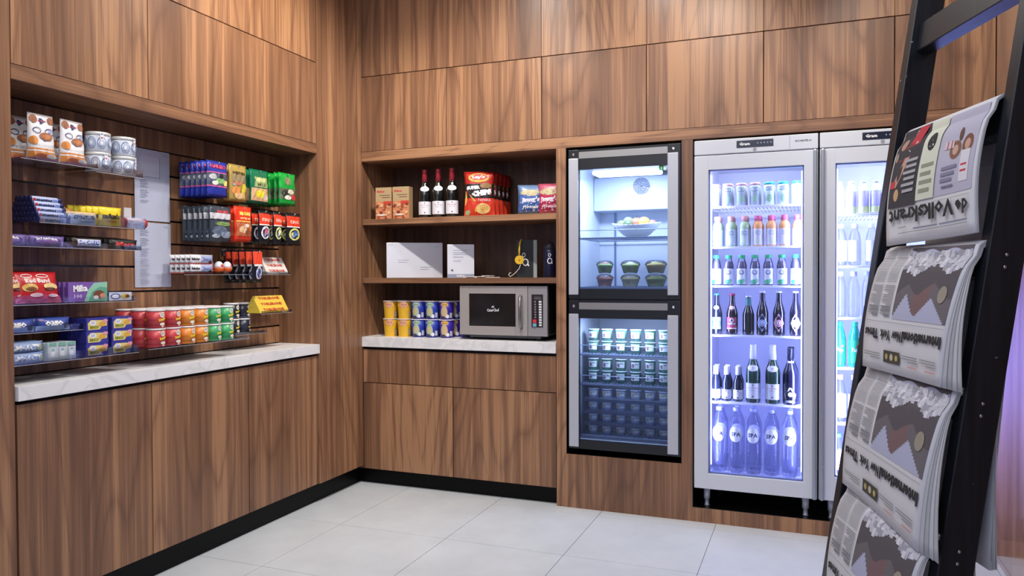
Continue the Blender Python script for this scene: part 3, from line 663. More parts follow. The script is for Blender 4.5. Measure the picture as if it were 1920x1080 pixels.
#@@PART3
# ================================================================== LEFT WALL DISPLAY
def tray(yc, w, z, x0=-.268, x1=-.05, lab='', lip=.045):
    t = thing('acrylic_tray', lab, 'tray', (0, yc, z), 0, 'clear acrylic trays on the slat wall')
    bx('base', x0, x1, -w / 2, w / 2, -.0035, -.0005, ACRYL, t); bx('front_lip', x1, x1 + .002, -w / 2, w / 2, -.0035, lip, ACRYL, t)
    bx('end_lip', x0 + .1, x1, w / 2, w / 2 + .002, -.0035, min(lip, .016), ACRYL, t)
    bx('edge', x1 - .001, x1 + .0032, -w / 2, w / 2 + .002, -.0048, -.0036, M('#cfcbd2', .3), t); return t
def bag(w, h, d, m, stand=False, crimp=.012, nx=10, nz=12, wob=.003, seed=1):
    """closed pillow / stand-up bag, front towards -Y, bottom at z = 0"""
    rnd = random.Random(seed); ph = [rnd.uniform(0, 6) for _ in range(4)]
    bm = bmesh.new(); G = {}
    def half(u, v):
        e = max(0.0, 1 - abs(2 * u) ** 3.5) ** .6
        if stand: g = (1 - v) * .9 + .12 if v < .82 else max(.03, (1 - v) * 1.2)
        else: g = math.sin(PI * min(1, max(0, (v - .02) / .96))) ** .55
        return d / 2 * e * g
    for sgn in (-1, 1):
        for j in range(nz + 1):
            for i in range(nx + 1):
                u = i / nx - .5; v = j / nz
                edge = i in (0, nx) or j in (0, nz)
                if edge and sgn == 1: G[(1, i, j)] = G[(-1, i, j)]; continue
                t = 0 if edge and not (stand and j == 0) else half(u, v)
                if stand and j == 0 and i not in (0, nx): t = d / 2 * .9; 
                if stand and j == 0 and sgn == 1 and i not in (0, nx): pass
                wv = wob * math.sin(u * 23 + ph[0]) * math.sin(v * 17 + ph[1]) if not edge else 0
                sw = 1 - .05 * math.sin(PI * v) if not stand else 1 - .03 * v
                G[(sgn, i, j)] = bm.verts.new((u * w * sw, sgn * (t + wv), v * h))
                if stand and edge and j == 0 and 0 < i < nx: pass
    if stand:
        for i in range(1, nx): G[(1, i, 0)] = bm.verts.new(((i / nx - .5) * w, d / 2 * .9, 0))
    for sgn in (-1, 1):
        for j in range(nz):
            for i in range(nx):
                q = [G[(sgn, i, j)], G[(sgn, i + 1, j)], G[(sgn, i + 1, j + 1)], G[(sgn, i, j + 1)]]
                if sgn == 1: q.reverse()
                bm.faces.new(q).smooth = True
    if stand:
        for i in range(nx):
            q = []
            for v in (G[(1, i, 0)], G[(1, i + 1, 0)], G[(-1, i + 1, 0)], G[(-1, i, 0)]):
                if v not in q: q.append(v)
            if len(q) > 2: bm.faces.new(q)
    def mapf(U, V, l):
        u = max(-.5, min(.5, U / w)); v = max(0, min(1, V / h)); sw = 1 - .05 * math.sin(PI * v) if not stand else 1 - .03 * v
        # bilinear on the same grid so print hugs the surface
        a = u + .5; a *= nx; b = v * nz; i = min(nx - 1, int(a)); j = min(nz - 1, int(b)); fa = a - i; fb = b - j
        def y(i, j): return P0[(i, j)]
        yy = y(i, j) * (1 - fa) * (1 - fb) + y(i + 1, j) * fa * (1 - fb) + y(i, j + 1) * (1 - fa) * fb + y(i + 1, j + 1) * fa * fb
        return (u * w * sw, yy - l - .0008, V)
    P0 = {(i, j): G[(-1, i, j)].co.y for i in range(nx + 1) for j in range(nz + 1)}
    return bm, mapf
def bag_thing(name, cat, w, h, d, m, prints, stand=False, seed=1, wob=.003, crimp=True):
    t = thing(name, 'x', cat); bm, mf = bag(w, h, d, m, stand, seed=seed, wob=wob); obj('bag', bm, m, t)
    p = Print(); p.fine = True; prints(p, w, h); p.build('print', mf, t, .0006)
    return t
def put(o, loc, rz, label, group=None):
    o.location = loc; o.rotation_euler = (0, 0, rz); o['label'] = label
    if group: o['group'] = group
    return o
# --- waffle bags
ORG = M('#d98a42', .5); CREAM = M('#e8e6ea', .5); BRN = M('#9a6247', .6); NAVY = M('#2c3a78', .5); RED = M('#c8342e', .45)
def pr_waffle(p, w, h):
    p.grid(-w * .5, 0, w * .5, h * .26, ORG, 10, 3).grid(-w * .5, 0, w * .5, h * .06, M('#8c6a90'), 10, 1).grid(-w * .5, h * .19, w * .5, h * .22, CREAM, 10, 1).ell(-w * .2, h * .10, w * .18, h * .05, M('#b4573f')).ell(w * .2, h * .10, w * .2, h * .05, CREAM)
    p.ell(-w * .32, h * .88, w * .15, h * .09, BRN).ell(w * .36, h * .88, w * .14, h * .08, BRN)
    p.text('D', 0, h * .85, w * .2, h * .12, NAVY, bold=.08).rect(-w * .15, h * .84, w * .15, h * .865, RED, 3)
    p.ring(-w * .24, h * .64, w * .15, h * .065, w * .025, NAVY).ring(w * .24, h * .63, w * .2, h * .075, w * .03, NAVY).ell(w * .24, h * .63, w * .07, h * .03, M('#8f9ccc'))
    p.ell(w * .06, h * .52, w * .26, h * .085, BRN).ell(w * .1, h * .52, w * .2, h * .05, M('#c07a4a')).ell(-w * .38, h * .42, w * .12, h * .09, ORG)
    p.text('STROOPWAFELS', 0, h * .33, w * .8, h * .035, M('#8fa0a8'), bold=0)
wa = bag_thing('cookie_bag', 'bag', .105, .178, .075, CREAM, pr_waffle, True, 3)
tray(-2.02, .32, 1.748, x1=-.035, lab='clear acrylic tray holding the white and orange waffle bags')
put(wa, (-.085, -2.065, 1.748), RX, 'white and orange waffle bag in the top tray, front left', 'waffle bags'); 
dup(wa, (-.085, -1.935, 1.748), RX + .06, 'white and orange waffle bag in the top tray, front right')
dup(wa, (-.190, -2.075, 1.748), RX - .05, 'white and orange waffle bag in the top tray, behind the left one')
dup(wa, (-.190, -1.940, 1.748), RX, 'white and orange waffle bag in the top tray, behind the right one')
# --- tins
def tin():
    t = thing('tin', 'x', 'tin'); lt('body', [(.045, 0), (.0475, .002), (.0475, .070)], M('#c6ccd8', .35), t, 24); lt('lid', [(.0485, .066), (.0485, .079), (.045, .081)], M('#d2d3d2', .3, .2), t, 24)
    p = Print(); B1 = M('#6d84b4'); B2 = M('#dde1ea')
    for k in range(8):
        a = (k - 4) * .037; p.ring(a, .036, .0165, .0235, .003, B1).ell(a, .036, .010, .014, M('#a8b4cc')).ell(a, .036, .005, .008, B2)
    p.rect(-.006, .045, .006, .078, B2, 1).rect(-.003, .052, .003, .058, RED).rect(-.003, .068, .003, .072, NAVY)
    p.build('print', cyl(.0477, a0=-.1), t); return t
tray(-1.745, .23, 1.738, x1=-.045, lab='clear acrylic tray holding the four blue patterned tins', lip=.03)
ti = tin(); put(ti, (-.095, -1.808, 1.738), RX, 'blue and white patterned tin, lower left of four', 'blue patterned tins')
dup(ti, (-.095, -1.685, 1.738), RX + .5, 'blue and white patterned tin, lower right of four')
dup(ti, (-.095, -1.808, 1.8195), RX - .3, 'blue and white patterned tin, upper left of four')
dup(ti, (-.095, -1.685, 1.8195), RX + .35, 'blue and white patterned tin, upper right of four')
# --- mint rolls in a sloping pile
def roll(m1, m2, txt, tc, L=.128, r=.0105):
    t = thing('candy_roll', 'x', 'roll'); bm = bmesh.new(); tube(bm, [(-L / 2, 0, r), (-L / 2 + .002, 0, r), (L / 2 - .002, 0, r), (L / 2, 0, r)], [r * .7, r, r, r * .7], 10); obj('wrapper', bm, m1, t)
    bm = bmesh.new(); tube(bm, [(-L / 2 - .0006, 0, r), (-L / 2 + .007, 0, r)], r * 1.03, 10); tube(bm, [(L / 2 - .016, 0, r), (L / 2 + .0006, 0, r)], r * 1.03, 10); obj('end_band', bm, m2, t)['kind'] = 'stuff'
    p = Print(); p.text(txt, -.008, 0, L * .5, r * 1.1, tc, bold=.05).ell(-L * .38, 0, .006, .006, RED).rect(L * .22, -r * .4, L * .36, r * .4, M('#7f9fe0'))
    p.build('print', lambda u, v, l: (u, -(r + l) * math.cos(v / r - .35), r + (r + l) * math.sin(v / r - .35) + .0), t); return t
mr = roll(M('#b9c4e8', .35), M('#20285e', .4), 'mentos', M('#20305e'))
tray(-1.865, .48, 1.519, x1=-.042, lab='clear acrylic tray holding mint rolls, gum packs and yellow candy bags')
first_ = True
for lv in range(5):
    for dpt in range(8 - lv):
        loc = (-.056 - .0215 * dpt - .0107 * lv, -2.04 - .010 * dpt * 0, 1.519 + .0195 * lv)
        lab = 'pale blue mint roll, ' + ['bottom', 'second', 'third', 'fourth', 'top'][lv] + ' layer of the pile, ' + (ORD[dpt] + ' from the front')
        if first_: put(mr, loc, RX, lab, 'mint rolls'); first_ = False
        else: dup(mr, loc, RX, lab)
# --- gum packs, candy bags, red and white roll
def pr_gum(p, w, h): p.grid(-w * .5, 0, w * .5, h, M('#b9c2d2'), 6, 3).grid(-w * .5, h * .78, w * .5, h, M('#e2c08a'), 6, 1).text('SPORTLIFE', 0, h * .55, w * .85, h * .32, M('#35497c'), bold=.05).ell(w * .1, h * .2, w * .3, h * .1, M('#8aa2cc'))
gu = bag_thing('gum_pack', 'pack', .115, .048, .018, M('#c9cfdc', .3), pr_gum, seed=5)
put(gu, (-.055, -1.912, 1.5195), RX, 'silver blue chewing gum pack at the front of its stack', 'chewing gum packs')
for k in range(1, 5): dup(gu, (-.055 - .024 * k, -1.912 - .004 * k, 1.5195 + .003 * (k > 1)), RX, 'silver blue chewing gum pack, ' + ORD[k] + ' from the front of its stack')
def pr_oj(p, w, h): p.grid(-w * .5, 0, w * .5, h, M('#e9b254'), 6, 3).grid(-w * .5, h * .4, w * .5, h * .6, M('#f2d8a0'), 6, 1)
og = bag_thing('candy_bag', 'bag', .12, .070, .022, M('#e3a640', .35), pr_oj, seed=6)
put(og, (-.175, -1.925, 1.5195), RX, 'orange candy pack behind the chewing gum', 'orange packs'); dup(og, (-.205, -1.93, 1.528), RX, 'yellow orange candy pack at the back behind the chewing gum')
YEL = M('#e8cf2c', .35)
def pr_mm(p, w, h): p.text("m&m's", 0, h * .52, w * .78, h * .30, M('#3a2a1e'), bold=.08).ell(0, h * .24, w * .26, h * .08, M('#d9a93a')).text('PEANUT', 0, h * .24, w * .3, h * .06, M('#6a3a20'))
mm = bag_thing('candy_bag', 'bag', .112, .078, .024, YEL, pr_mm, seed=8)
put(mm, (-.058, -1.787, 1.5195), RX, 'yellow chocolate peanut bag at the front of its row', 'yellow chocolate bags')
for k in range(1, 6): dup(mm, (-.058 - .030 * k, -1.787 - .004 * k, 1.5195 + .002 * k), RX, 'yellow chocolate peanut bag, ' + ORD[k] + ' from the front of its row')
rw = roll(M('#dcb7a8', .4), M('#b83a3a', .4), 'Tonys', M('#9a3a6a'), .11, .021)
put(rw, (-.066, -1.662, 1.5195), RX, 'pink and red striped roll at the right end of the candy tray'); dup(rw, (-.112, -1.662, 1.5195), RX, 'pink and red striped roll behind the front striped roll')
bx_ = thing('price_card', 'small blank white price card above the striped rolls', 'card', (-.17, -1.60, 1.56)); bx('card', 0, .0015, -.02, .02, 0, .055, PAPER, bx_)
# --- bar tray
def bar(w, h, d, col, txt, tc, pan=None, seed=1):
    def pr(p, W_, H_):
        if pan: p.grid(-W_ * .32, H_ * .18, W_ * .42, H_ * .82, M(pan), 6, 2)
        p.text(txt, W_ * .05, H_ * .5, W_ * .66, H_ * .46, M(tc), bold=.06)
    return bag_thing('snack_bar', 'bar', w, h, d, M(col, .4), pr, seed=seed, wob=.0015)
tray(-1.945, .63, 1.428, x1=-.060, lab='clear acrylic tray holding purple and dark snack bars', lip=.02)
en = thing('snack_bar', 'x', 'bar'); bm, mf = bag(.148, .040, .022, None, nx=12, nz=6, wob=.001, seed=3); obj('wrapper', bm, M('#7c6aa8', .35), en)
p = Print(); p.ell(-.005, .020, .058, .0165, M('#4b3b8c'), 24).ell(-.005, .0165, .05, .010, M('#8a63a8'), 24).text('EAT NATURAL', -.005, .026, .09, .009, WHITE, bold=.04, arc=.003); p.build('print', mf, en)
put(en, (-.075, -2.052, 1.4285), RX, 'purple fruit and nut bar with oval print, in front', 'purple bars')
dup(en, (-.075, -2.205, 1.4285), RX, 'blue purple fruit and nut bar cut off by the wood column', None)
for k in range(1, 4): dup(en, (-.075 - .028 * k, -2.052, 1.4285), RX, 'purple fruit and nut bar with oval print, ' + ORD[k] + ' from the front')
sn = bar(.150, .040, .022, '#2a2320', 'SNICKERS', '#4a5fae', '#c9cfe6', 4)
put(sn, (-.075, -1.883, 1.4285), RX, 'dark brown chocolate bar with blue lettering, in front', 'brown chocolate bars')
for k in range(1, 5): dup(sn, (-.075 - .026 * k, -1.886, 1.4285 + .003 * k), RX, 'dark brown chocolate bar with blue lettering, ' + ORD[k] + ' from the front')
ma = bar(.150, .040, .022, '#1e201e', 'Mars', '#d0403a', None, 5)
put(ma, (-.075, -1.712, 1.4285), RX, 'black chocolate bar with red lettering, in front', 'black chocolate bars')
for k in range(1, 5): dup(ma, (-.075 - .026 * k, -1.715, 1.4285 + .003 * k), RX, 'black chocolate bar with red lettering, ' + ORD[k] + ' from the front')
# --- red bags, chocolate tablets
tray(-1.955, .54, 1.213, x1=-.040, lab='clear acrylic tray holding red bags and purple chocolate bars', lip=.02)
def pr_red(p, w, h):
    p.grid(-w * .5, 0, w * .5, h * .22, M('#a8406a'), 8, 2).text('Red Band', -w * .02, h * .68, w * .55, h * .16, M('#f0dcd8'), bold=.04)
    p.ring(-w * .22, h * .84, w * .12, h * .07, w * .02, M('#f0dcd8')).ring(w * .12, h * .84, w * .14, h * .07, w * .02, M('#f0dcd8'))
    p.ell(-w * .22, h * .45, w * .17, h * .13, M('#d9b45e')).ell(-w * .2, h * .40, w * .12, h * .07, M('#7a4a2a')).ell(w * .24, h * .48, w * .17, h * .11, M('#e6c98a')).ell(w * .22, h * .40, w * .13, h * .05, M('#5a3020')).ell(-w * .1, h * .22, w * .14, h * .06, M('#d8b8c8')).ell(w * .28, h * .2, w * .12, h * .05, M('#d8b8c8'))
rb = bag_thing('candy_bag', 'bag', .185, .122, .045, M('#c0222a', .3), pr_red, seed=11)
put(rb, (-.075, -2.085, 1.2135), RX, 'red candy bag in front, fully visible, on the third tray', 'red candy bags'); rb.rotation_euler = (-.28, 0, RX)
for k, (x, y) in enumerate(((-.085, -2.20), (-.13, -2.09), (-.18, -2.09))):
    dup(rb, (x, y, 1.2135 + .002 * k), RX, ['red candy bag cut off by the wood column', 'red candy bag right behind the front one', 'red candy bag at the back of the third tray'][k])
def box_thing(name, cat, w, h, d, col, prints, lab=None):
    t = thing(name, lab or 'x', cat); bx('box', -w / 2, w / 2, -d / 2, d / 2, 0, h, M(col, .4), t, .001); p = Print(); prints(p, w, h); p.build('print', flat(d), t); return t
def pr_milka(p, w, h):
    p.rect(-w * .5, 0, w * .5, h, M('#7a57a8')).poly([(-w * .1, 0), (w * .5, 0), (w * .5, h), (w * .15, h * .95), (w * .0, h * .6)], M('#8fc7ad')).poly([(w * .0, 0), (w * .5, 0), (w * .5, h * .7), (w * .3, h * .75), (w * .1, h * .5)], M('#5fa58a'))
    p.ell(w * .28, h * .35, w * .15, h * .22, M('#7a4432')).ell(w * .38, h * .28, w * .08, h * .14, M('#c98f72')).ell(w * .2, h * .2, w * .07, h * .1, M('#e3d6d8'))
    p.text('Milka', -w * .2, h * .68, w * .36, h * .34, WHITE, .05, .05).text('100', -w * .26, h * .28, w * .2, h * .2, M('#d9c8ea'))
mk = box_thing('chocolate_tablet', 'chocolate', .175, .078, .012, '#63458f', pr_milka)
put(mk, (-.062, -1.893, 1.2135), RX, 'purple and green chocolate tablet, foremost of its row', 'purple chocolate tablets')
for k in range(1, 7): dup(mk, (-.062 - .024 * k, -1.896, 1.2135), RX, 'purple and green chocolate tablet, ' + ORD[k] + ' from the front of its row')
def pr_ch(p, w, h): p.rect(-w * .5, 0, w * .5, h, M('#c6cde0')).ell(-w * .22, h * .5, w * .22, h * .36, M('#3f58a4')).ell(-w * .22, h * .5, w * .16, h * .24, M('#e6e9f2')).ell(w * .2, h * .5, w * .2, h * .34, M('#c9b26a')).ell(w * .3, h * .5, w * .1, h * .2, M('#6a4a2a'))
ch = box_thing('cookie_pack', 'pack', .112, .034, .03, '#39457a', pr_ch)
put(ch, (-.070, -1.742, 1.2135), RX, 'small blue and cream cookie pack beside the chocolate tablets', 'small cookie packs')
for k in range(1, 4): dup(ch, (-.070 - .034 * k, -1.742, 1.2135), RX, 'small blue and cream cookie pack, ' + ORD[k] + ' from the front')
# --- oreo style packs
tray(-2.08, .30, 1.109, x1=-.042, lab='clear acrylic tray holding the blue sandwich cookie packs', lip=.02)
def pr_oreo(p, w, h): p.grid(-w * .5, 0, w * .5, h * .38, M('#8fa8d8'), 6, 1).text('OREO', -w * .05, h * .56, w * .55, h * .40, WHITE, bold=.08).ell(w * .36, h * .34, w * .12, h * .26, M('#2c3350')).text('NEW', -w * .38, h * .84, w * .12, h * .12, M('#e0a0a8'))
orr = bag_thing('cookie_pack', 'pack', .142, .048, .042, M('#3d52a0', .35), pr_oreo, seed=9, wob=.001)
put(orr, (-.068, -2.038, 1.1095), RX, 'blue sandwich cookie pack, fully visible, in front', 'blue cookie packs'); dup(orr, (-.068, -2.185, 1.1095), RX, 'blue sandwich cookie pack cut off by the wood column', 'blue cookie packs')
dup(orr, (-.115, -2.038, 1.1095), RX, 'blue sandwich cookie pack behind the front one'); dup(orr, (-.165, -2.038, 1.1095), RX, 'blue sandwich cookie pack at the back of the tray')
# --- bottom tray
tray(-1.955, .54, .9965, x1=-.022, lab='lowest clear acrylic tray on the left, holding coconut bars and baby biscuits', lip=.03)
def pr_bty(p, w, h): p.grid(-w * .5, h * .35, w * .5, h * .75, M('#8faad8'), 6, 1).text('BOUNTY', w * .02, h * .5, w * .8, h * .55, WHITE, bold=.10).ell(w * .40, h * .4, w * .08, h * .3, M('#a9b48a'))
bt = bag_thing('snack_bar', 'bar', .135, .040, .03, M('#7d93bd', .4), pr_bty, seed=4, wob=.001)
put(bt, (-.048, -2.158, .997), RX, 'blue coconut bar, lower one in front', 'coconut bars'); dup(bt, (-.048, -2.162, 1.035), RX, 'blue coconut bar, upper one in front')
for k in range(1, 3): dup(bt, (-.048 - .035 * k, -2.158, .997), RX, 'blue coconut bar, lower layer, ' + ORD[k] + ' from the front'); dup(bt, (-.048 - .035 * k, -2.158, 1.035), RX, 'blue coconut bar, upper layer, ' + ORD[k] + ' from the front')
def pr_tt(p, w, h):
    for k in range(3):
        a = (k - 1) * w * .33; p.rect(a - w * .13, h * .8, a + w * .13, h, M('#78ad9c')).rect(a - w * .12, h * .1, a + w * .12, h * .72, M('#c8d0da')).ell(a, h * .35, w * .08, h * .15, M('#e8ecf0')).ell(a, h * .6, w * .06, h * .06, M('#8fb0c8'))
tt = box_thing('mint_box', 'box', .116, .066, .018, '#bcc9d0', pr_tt)
put(tt, (-.040, -2.056 + .028, .997), RX, 'pale green and white mint box, foremost', 'mint boxes')
for k in range(1, 4): dup(tt, (-.040 - .022 * k, -2.028, .997), RX, 'pale green and white mint box, ' + ORD[k] + ' from the front')
def pr_bk(p, w, h): p.rect(-w * .5, 0, w * .5, h, M('#3c3a9c')).poly([(-w * .42, h * .08), (w * .1, h * .08), (w * .2, h * .30), (w * .44, h * .35), (w * .46, h * .80), (-w * .3, h * .86), (-w * .44, h * .6)], M('#e3cf7e')).ell(-w * .2, h * .62, w * .15, h * .2, M('#e8ecf6')).text('LU', -w * .2, h * .63, w * .14, h * .2, M('#3040a0')).text('BiNCO', -w * .14, h * .28, w * .42, h * .26, M('#7a8a2a'), bold=.06).ell(w * .22, h * .5, w * .16, h * .2, M('#d9a94a')).ell(w * .36, h * .76, w * .12, h * .14, M('#e39aa8'))
bk = box_thing('biscuit_box', 'box', .100, .0495, .075, '#2e2f80', pr_bk)
first_ = True
for lv in range(3):
    for c in range(2):
        for dd in range(2):
            loc = (-.062 - .080 * dd, (-1.880, -1.762)[c] , .997 + .0503 * lv); lab = 'blue and yellow biscuit box, ' + ['bottom', 'middle', 'top'][lv] + ' of the ' + ['left', 'right'][c] + ' stack, ' + ['front', 'back'][dd]
            if first_: put(bk, loc, RX, lab, 'blue biscuit boxes'); first_ = False
            else: dup(bk, loc, RX + .02 * (lv - 1), lab)
# --- stacking chips cans
def chips_can(col, c2):
    r, h = .0385, .081; t = thing('chips_can', 'x', 'can')
    lt('body', [(r, 0), (r, h - .006)], M(col, .35), t, 22); lt('lid', [(r + .0015, h - .008), (r + .0015, h - .001), (r - .002, h)], M('#e4e0e2', .4), t, 22)
    p = Print(); a = .022; p.grid(-.058, .034, -.006, .038, M(c2), 6, 1).grid(-.058, .004, .058, .010, M(c2), 12, 1)
    p.ell(a, .058, .0125, .0125, M('#efe9dc')).ell(a, .0585, .0085, .0055, M('#3a3a44')).ell(a, .0585, .0065, .0035, M('#efe9dc')).text('Pringles', a, .037, .034, .014, M('#e2d23c'), .32, .10).ell(a - .001, .017, .013, .007, M('#e6ddc8')).rect(a - .006, .004, a + .004, .008, WHITE)
    p.build('print', cyl(r + .0002), t); return t
tray(-1.345, .62, 1.005, x1=.004, lab='long clear acrylic tray holding the small red, orange and green chips cans', lip=.004)
cans = {'red': chips_can('#c8434a', '#a83038'), 'orange': chips_can('#df8a34', '#c87424'), 'green': chips_can('#3aa566', '#2d9058'), 'dark': chips_can('#20253a', '#3a405c')}
cy = [(-1.570, 'red'), (-1.482, 'red'), (-1.397, 'orange'), (-1.314, 'orange'), (-1.230, 'green'), (-1.147, 'green')]
used_ = set()
for dd, x in enumerate((-.045, -.128, -.211)):
    for lv in range(2):
        cnt = {}
        for i, (y, c) in enumerate(cy):
            j = cnt.get(c, 0); cnt[c] = j + 1
            lab = 'small ' + c + ' chips can, ' + ['left', 'right'][j] + ', ' + ['lower', 'upper'][lv] + ' layer, ' + ['front', 'middle', 'back'][dd] + ' row'
            loc = (x, y - .006 * dd, 1.0055 + .0822 * lv); rz = RX - .42 + random.uniform(-.15, .15)
            if c not in used_: put(cans[c], loc, rz, lab, 'small chips cans'); used_.add(c)
            else: dup(cans[c], loc, rz, lab, 'small chips cans')
tray(-.86, .24, 1.010, x1=-.130, lab='short clear acrylic tray holding the dark chips cans', lip=.01)
for i, y in enumerate((-.955, -.872)):
    for lv in range(2):
        lab = 'small dark chips can with white lid, ' + ['lower', 'upper'][lv] + ' ' + ['left', 'right'][i]; loc = (-.178, y, 1.0105 + .0822 * lv)
        if 'dark' not in used_: put(cans['dark'], loc, RX - .35, lab, 'small chips cans'); used_.add('dark')
        else: dup(cans['dark'], loc, RX - (.1 if (i, lv) == (1, 0) else .4), lab, 'small chips cans')
# --- triangular chocolate bars
def tri_bar(col, tc, L=.205, s=.034):
    t = thing('chocolate_bar', 'x', 'chocolate'); hh = s * .866; bm = bmesh.new()
    A = [bm.verts.new((-L / 2, y, z)) for y, z in ((-s / 2, 0), (s / 2, 0), (0, hh))]; B = [bm.verts.new((L / 2, y, z)) for y, z in ((-s / 2, 0), (s / 2, 0), (0, hh))]
    bm.faces.new(A); bm.faces.new(B[::-1])
    for i in range(3): bm.faces.new((A[(i + 1) % 3], A[i], B[i], B[(i + 1) % 3]))
    obj('box', bm, M(col, .35), t)
    p = Print(); p.text('TOBLERONE', 0, hh * .55, L * .72, hh * .5, M(tc), bold=.06)
    p.build('print', lambda u, v, l: (u, -s / 2 + v * .577 - l * .87, v + l * .5), t); return t
def tri_stack(proto, x, y, z, s, desc, grp):
    first = True; hh = s * .866
    for lv in range(3):
        n = 3 - lv
        for k in range(n):
            loc = (x - s * k - s / 2 * lv, y, z + hh * lv); lab = desc + ', ' + ['bottom', 'middle', 'top'][lv] + ' layer' + ('' if n == 1 else ', ' + ORD[k] + ' from the front')
            if first: put(proto, loc, RX, lab, grp); first = False
            else: dup(proto, loc, RX, lab, grp)
            if k < n - 1:
                q = dup(proto, (x - s * k - s / 2 * lv - s / 2, y, z + hh * (lv + 1) - .0005), RX, desc + ', turned over, ' + ['bottom', 'middle'][lv] + ' layer, ' + ORD[k] + ' gap', grp); q.rotation_euler = (PI, 0, RX)
tray(-.745, .25, 1.117, x1=-.055, lab='clear acrylic tray holding the yellow triangular chocolate bars', lip=.012)
tri_stack(tri_bar('#dfc04a', '#b5452c', .235, .0345), -.075, -.755, 1.1175, .0345, 'yellow triangular chocolate bar', 'yellow triangular bars')
tray(-.98, .77, 1.325, x1=-.085, lab='clear acrylic tray holding milk snacks, chocolate eggs and white triangular bars', lip=.012)
tri_stack(tri_bar('#d8d2cf', '#b04a3c', .180, .0345), -.105, -.690, 1.3255, .0345, 'white triangular chocolate bar', 'white triangular bars')
def pr_kd(p, w, h): p.grid(-w * .5, 0, w * .5, h * .12, M('#d65a5a'), 6, 1).text('kinder', -w * .3, h * .55, w * .3, h * .28, M('#2a2a30'), bold=.06).grid(-w * .08, h * .2, w * .5, h * .9, M('#9fa9cf'), 5, 2).text('Bueno', w * .2, h * .52, w * .42, h * .36, M('#3c4a90')).ell(w * .34, h * .24, w * .1, h * .13, M('#3a2a24'))
kb = bag_thing('snack_bar', 'bar', .150, .046, .026, M('#dcdce4', .35), pr_kd, seed=7, wob=.001)
first_ = True
for lv in range(2):
    for k in range(5):
        loc = (-.104 - .031 * k, -1.238, 1.3258 + .045 * lv); lab = 'white and blue wafer bar, ' + ['lower', 'upper'][lv] + ' layer, ' + ORD[k] + ' from the front'
        if first_: put(kb, loc, RX, lab, 'white wafer bars'); first_ = False
        else: dup(kb, loc, RX, lab)
def egg():
    t = thing('chocolate_egg', 'x', 'egg'); pf = [(.0255 * math.sin(a) * (1 - .12 * (1 - math.cos(a)) / 2), .031 * (1 - math.cos(a))) for a in [PI * k / 12 for k in range(1, 12)]]
    lt('shell', pf[5:], M('#dcdfe8', .3), t, 18); lt('base', pf[:6], M('#d9622c', .3), t, 18)
    p = Print(); p.ell(0, .04, .010, .007, M('#c9423a')).rect(-.02, .027, .02, .030, M('#f0b090'), 5); f = prof_fn([(0.0, 0)] + pf); p.build('print', cyl(f), t); return t
eg = egg(); put(eg, (-.112, -1.112, 1.3255), RX, 'orange and white chocolate egg, left one in front', 'chocolate eggs'); dup(eg, (-.112, -1.055, 1.3255), RX + .4, 'orange and white chocolate egg, right one in front')
dup(eg, (-.168, -1.112, 1.3255), RX, 'orange and white chocolate egg, left one behind'); dup(eg, (-.168, -1.055, 1.3255), RX, 'orange and white chocolate egg, right one behind')
# --- sign boards on the slat wall
def board(y, w, z0, z1, lab, box_=False):
    t = thing('notice_board', lab, 'sign', (-.268, y, z0), 0, 'white notice boards'); bx('sheet', 0, .003, -w / 2, w / 2, 0, z1 - z0, M('#b9bfd6', .45), t, .0006)
    p = Print(); H = z1 - z0; G_ = M('#8f96b4')
    if box_: p.rect(-w * .34, H * .62, w * .20, H * .90, M('#c6cbe0')).rect(w * .20, H * .60, w * .212, H * .90, M('#6a7090')).rect(-w * .34, H * .612, w * .20, H * .618, G_)
    p.rect(w * .28, H * .95, w * .42, H * .955, G_).rect(w * .30, H * .935, w * .42, H * .94, G_)
    n = 14 if box_ else 34; top = H * (.56 if box_ else .90)
    for k in range(n):
        z = top - k * .0078
        if k % 6 == 5: continue
        p.rect(-w * .36, z, -w * .36 + w * (.16 + .10 * ((k * 7) % 5) / 5), z + .0022, G_)
    p.build('print', lambda u, v, l: (.003 + l, u, v), t); return t
board(-1.372, .205, 1.574, 1.908, 'upper of two pale notice sheets on the slat wall', True)
board(-1.372, .212, 1.262, 1.566, 'lower of two pale notice sheets on the slat wall')
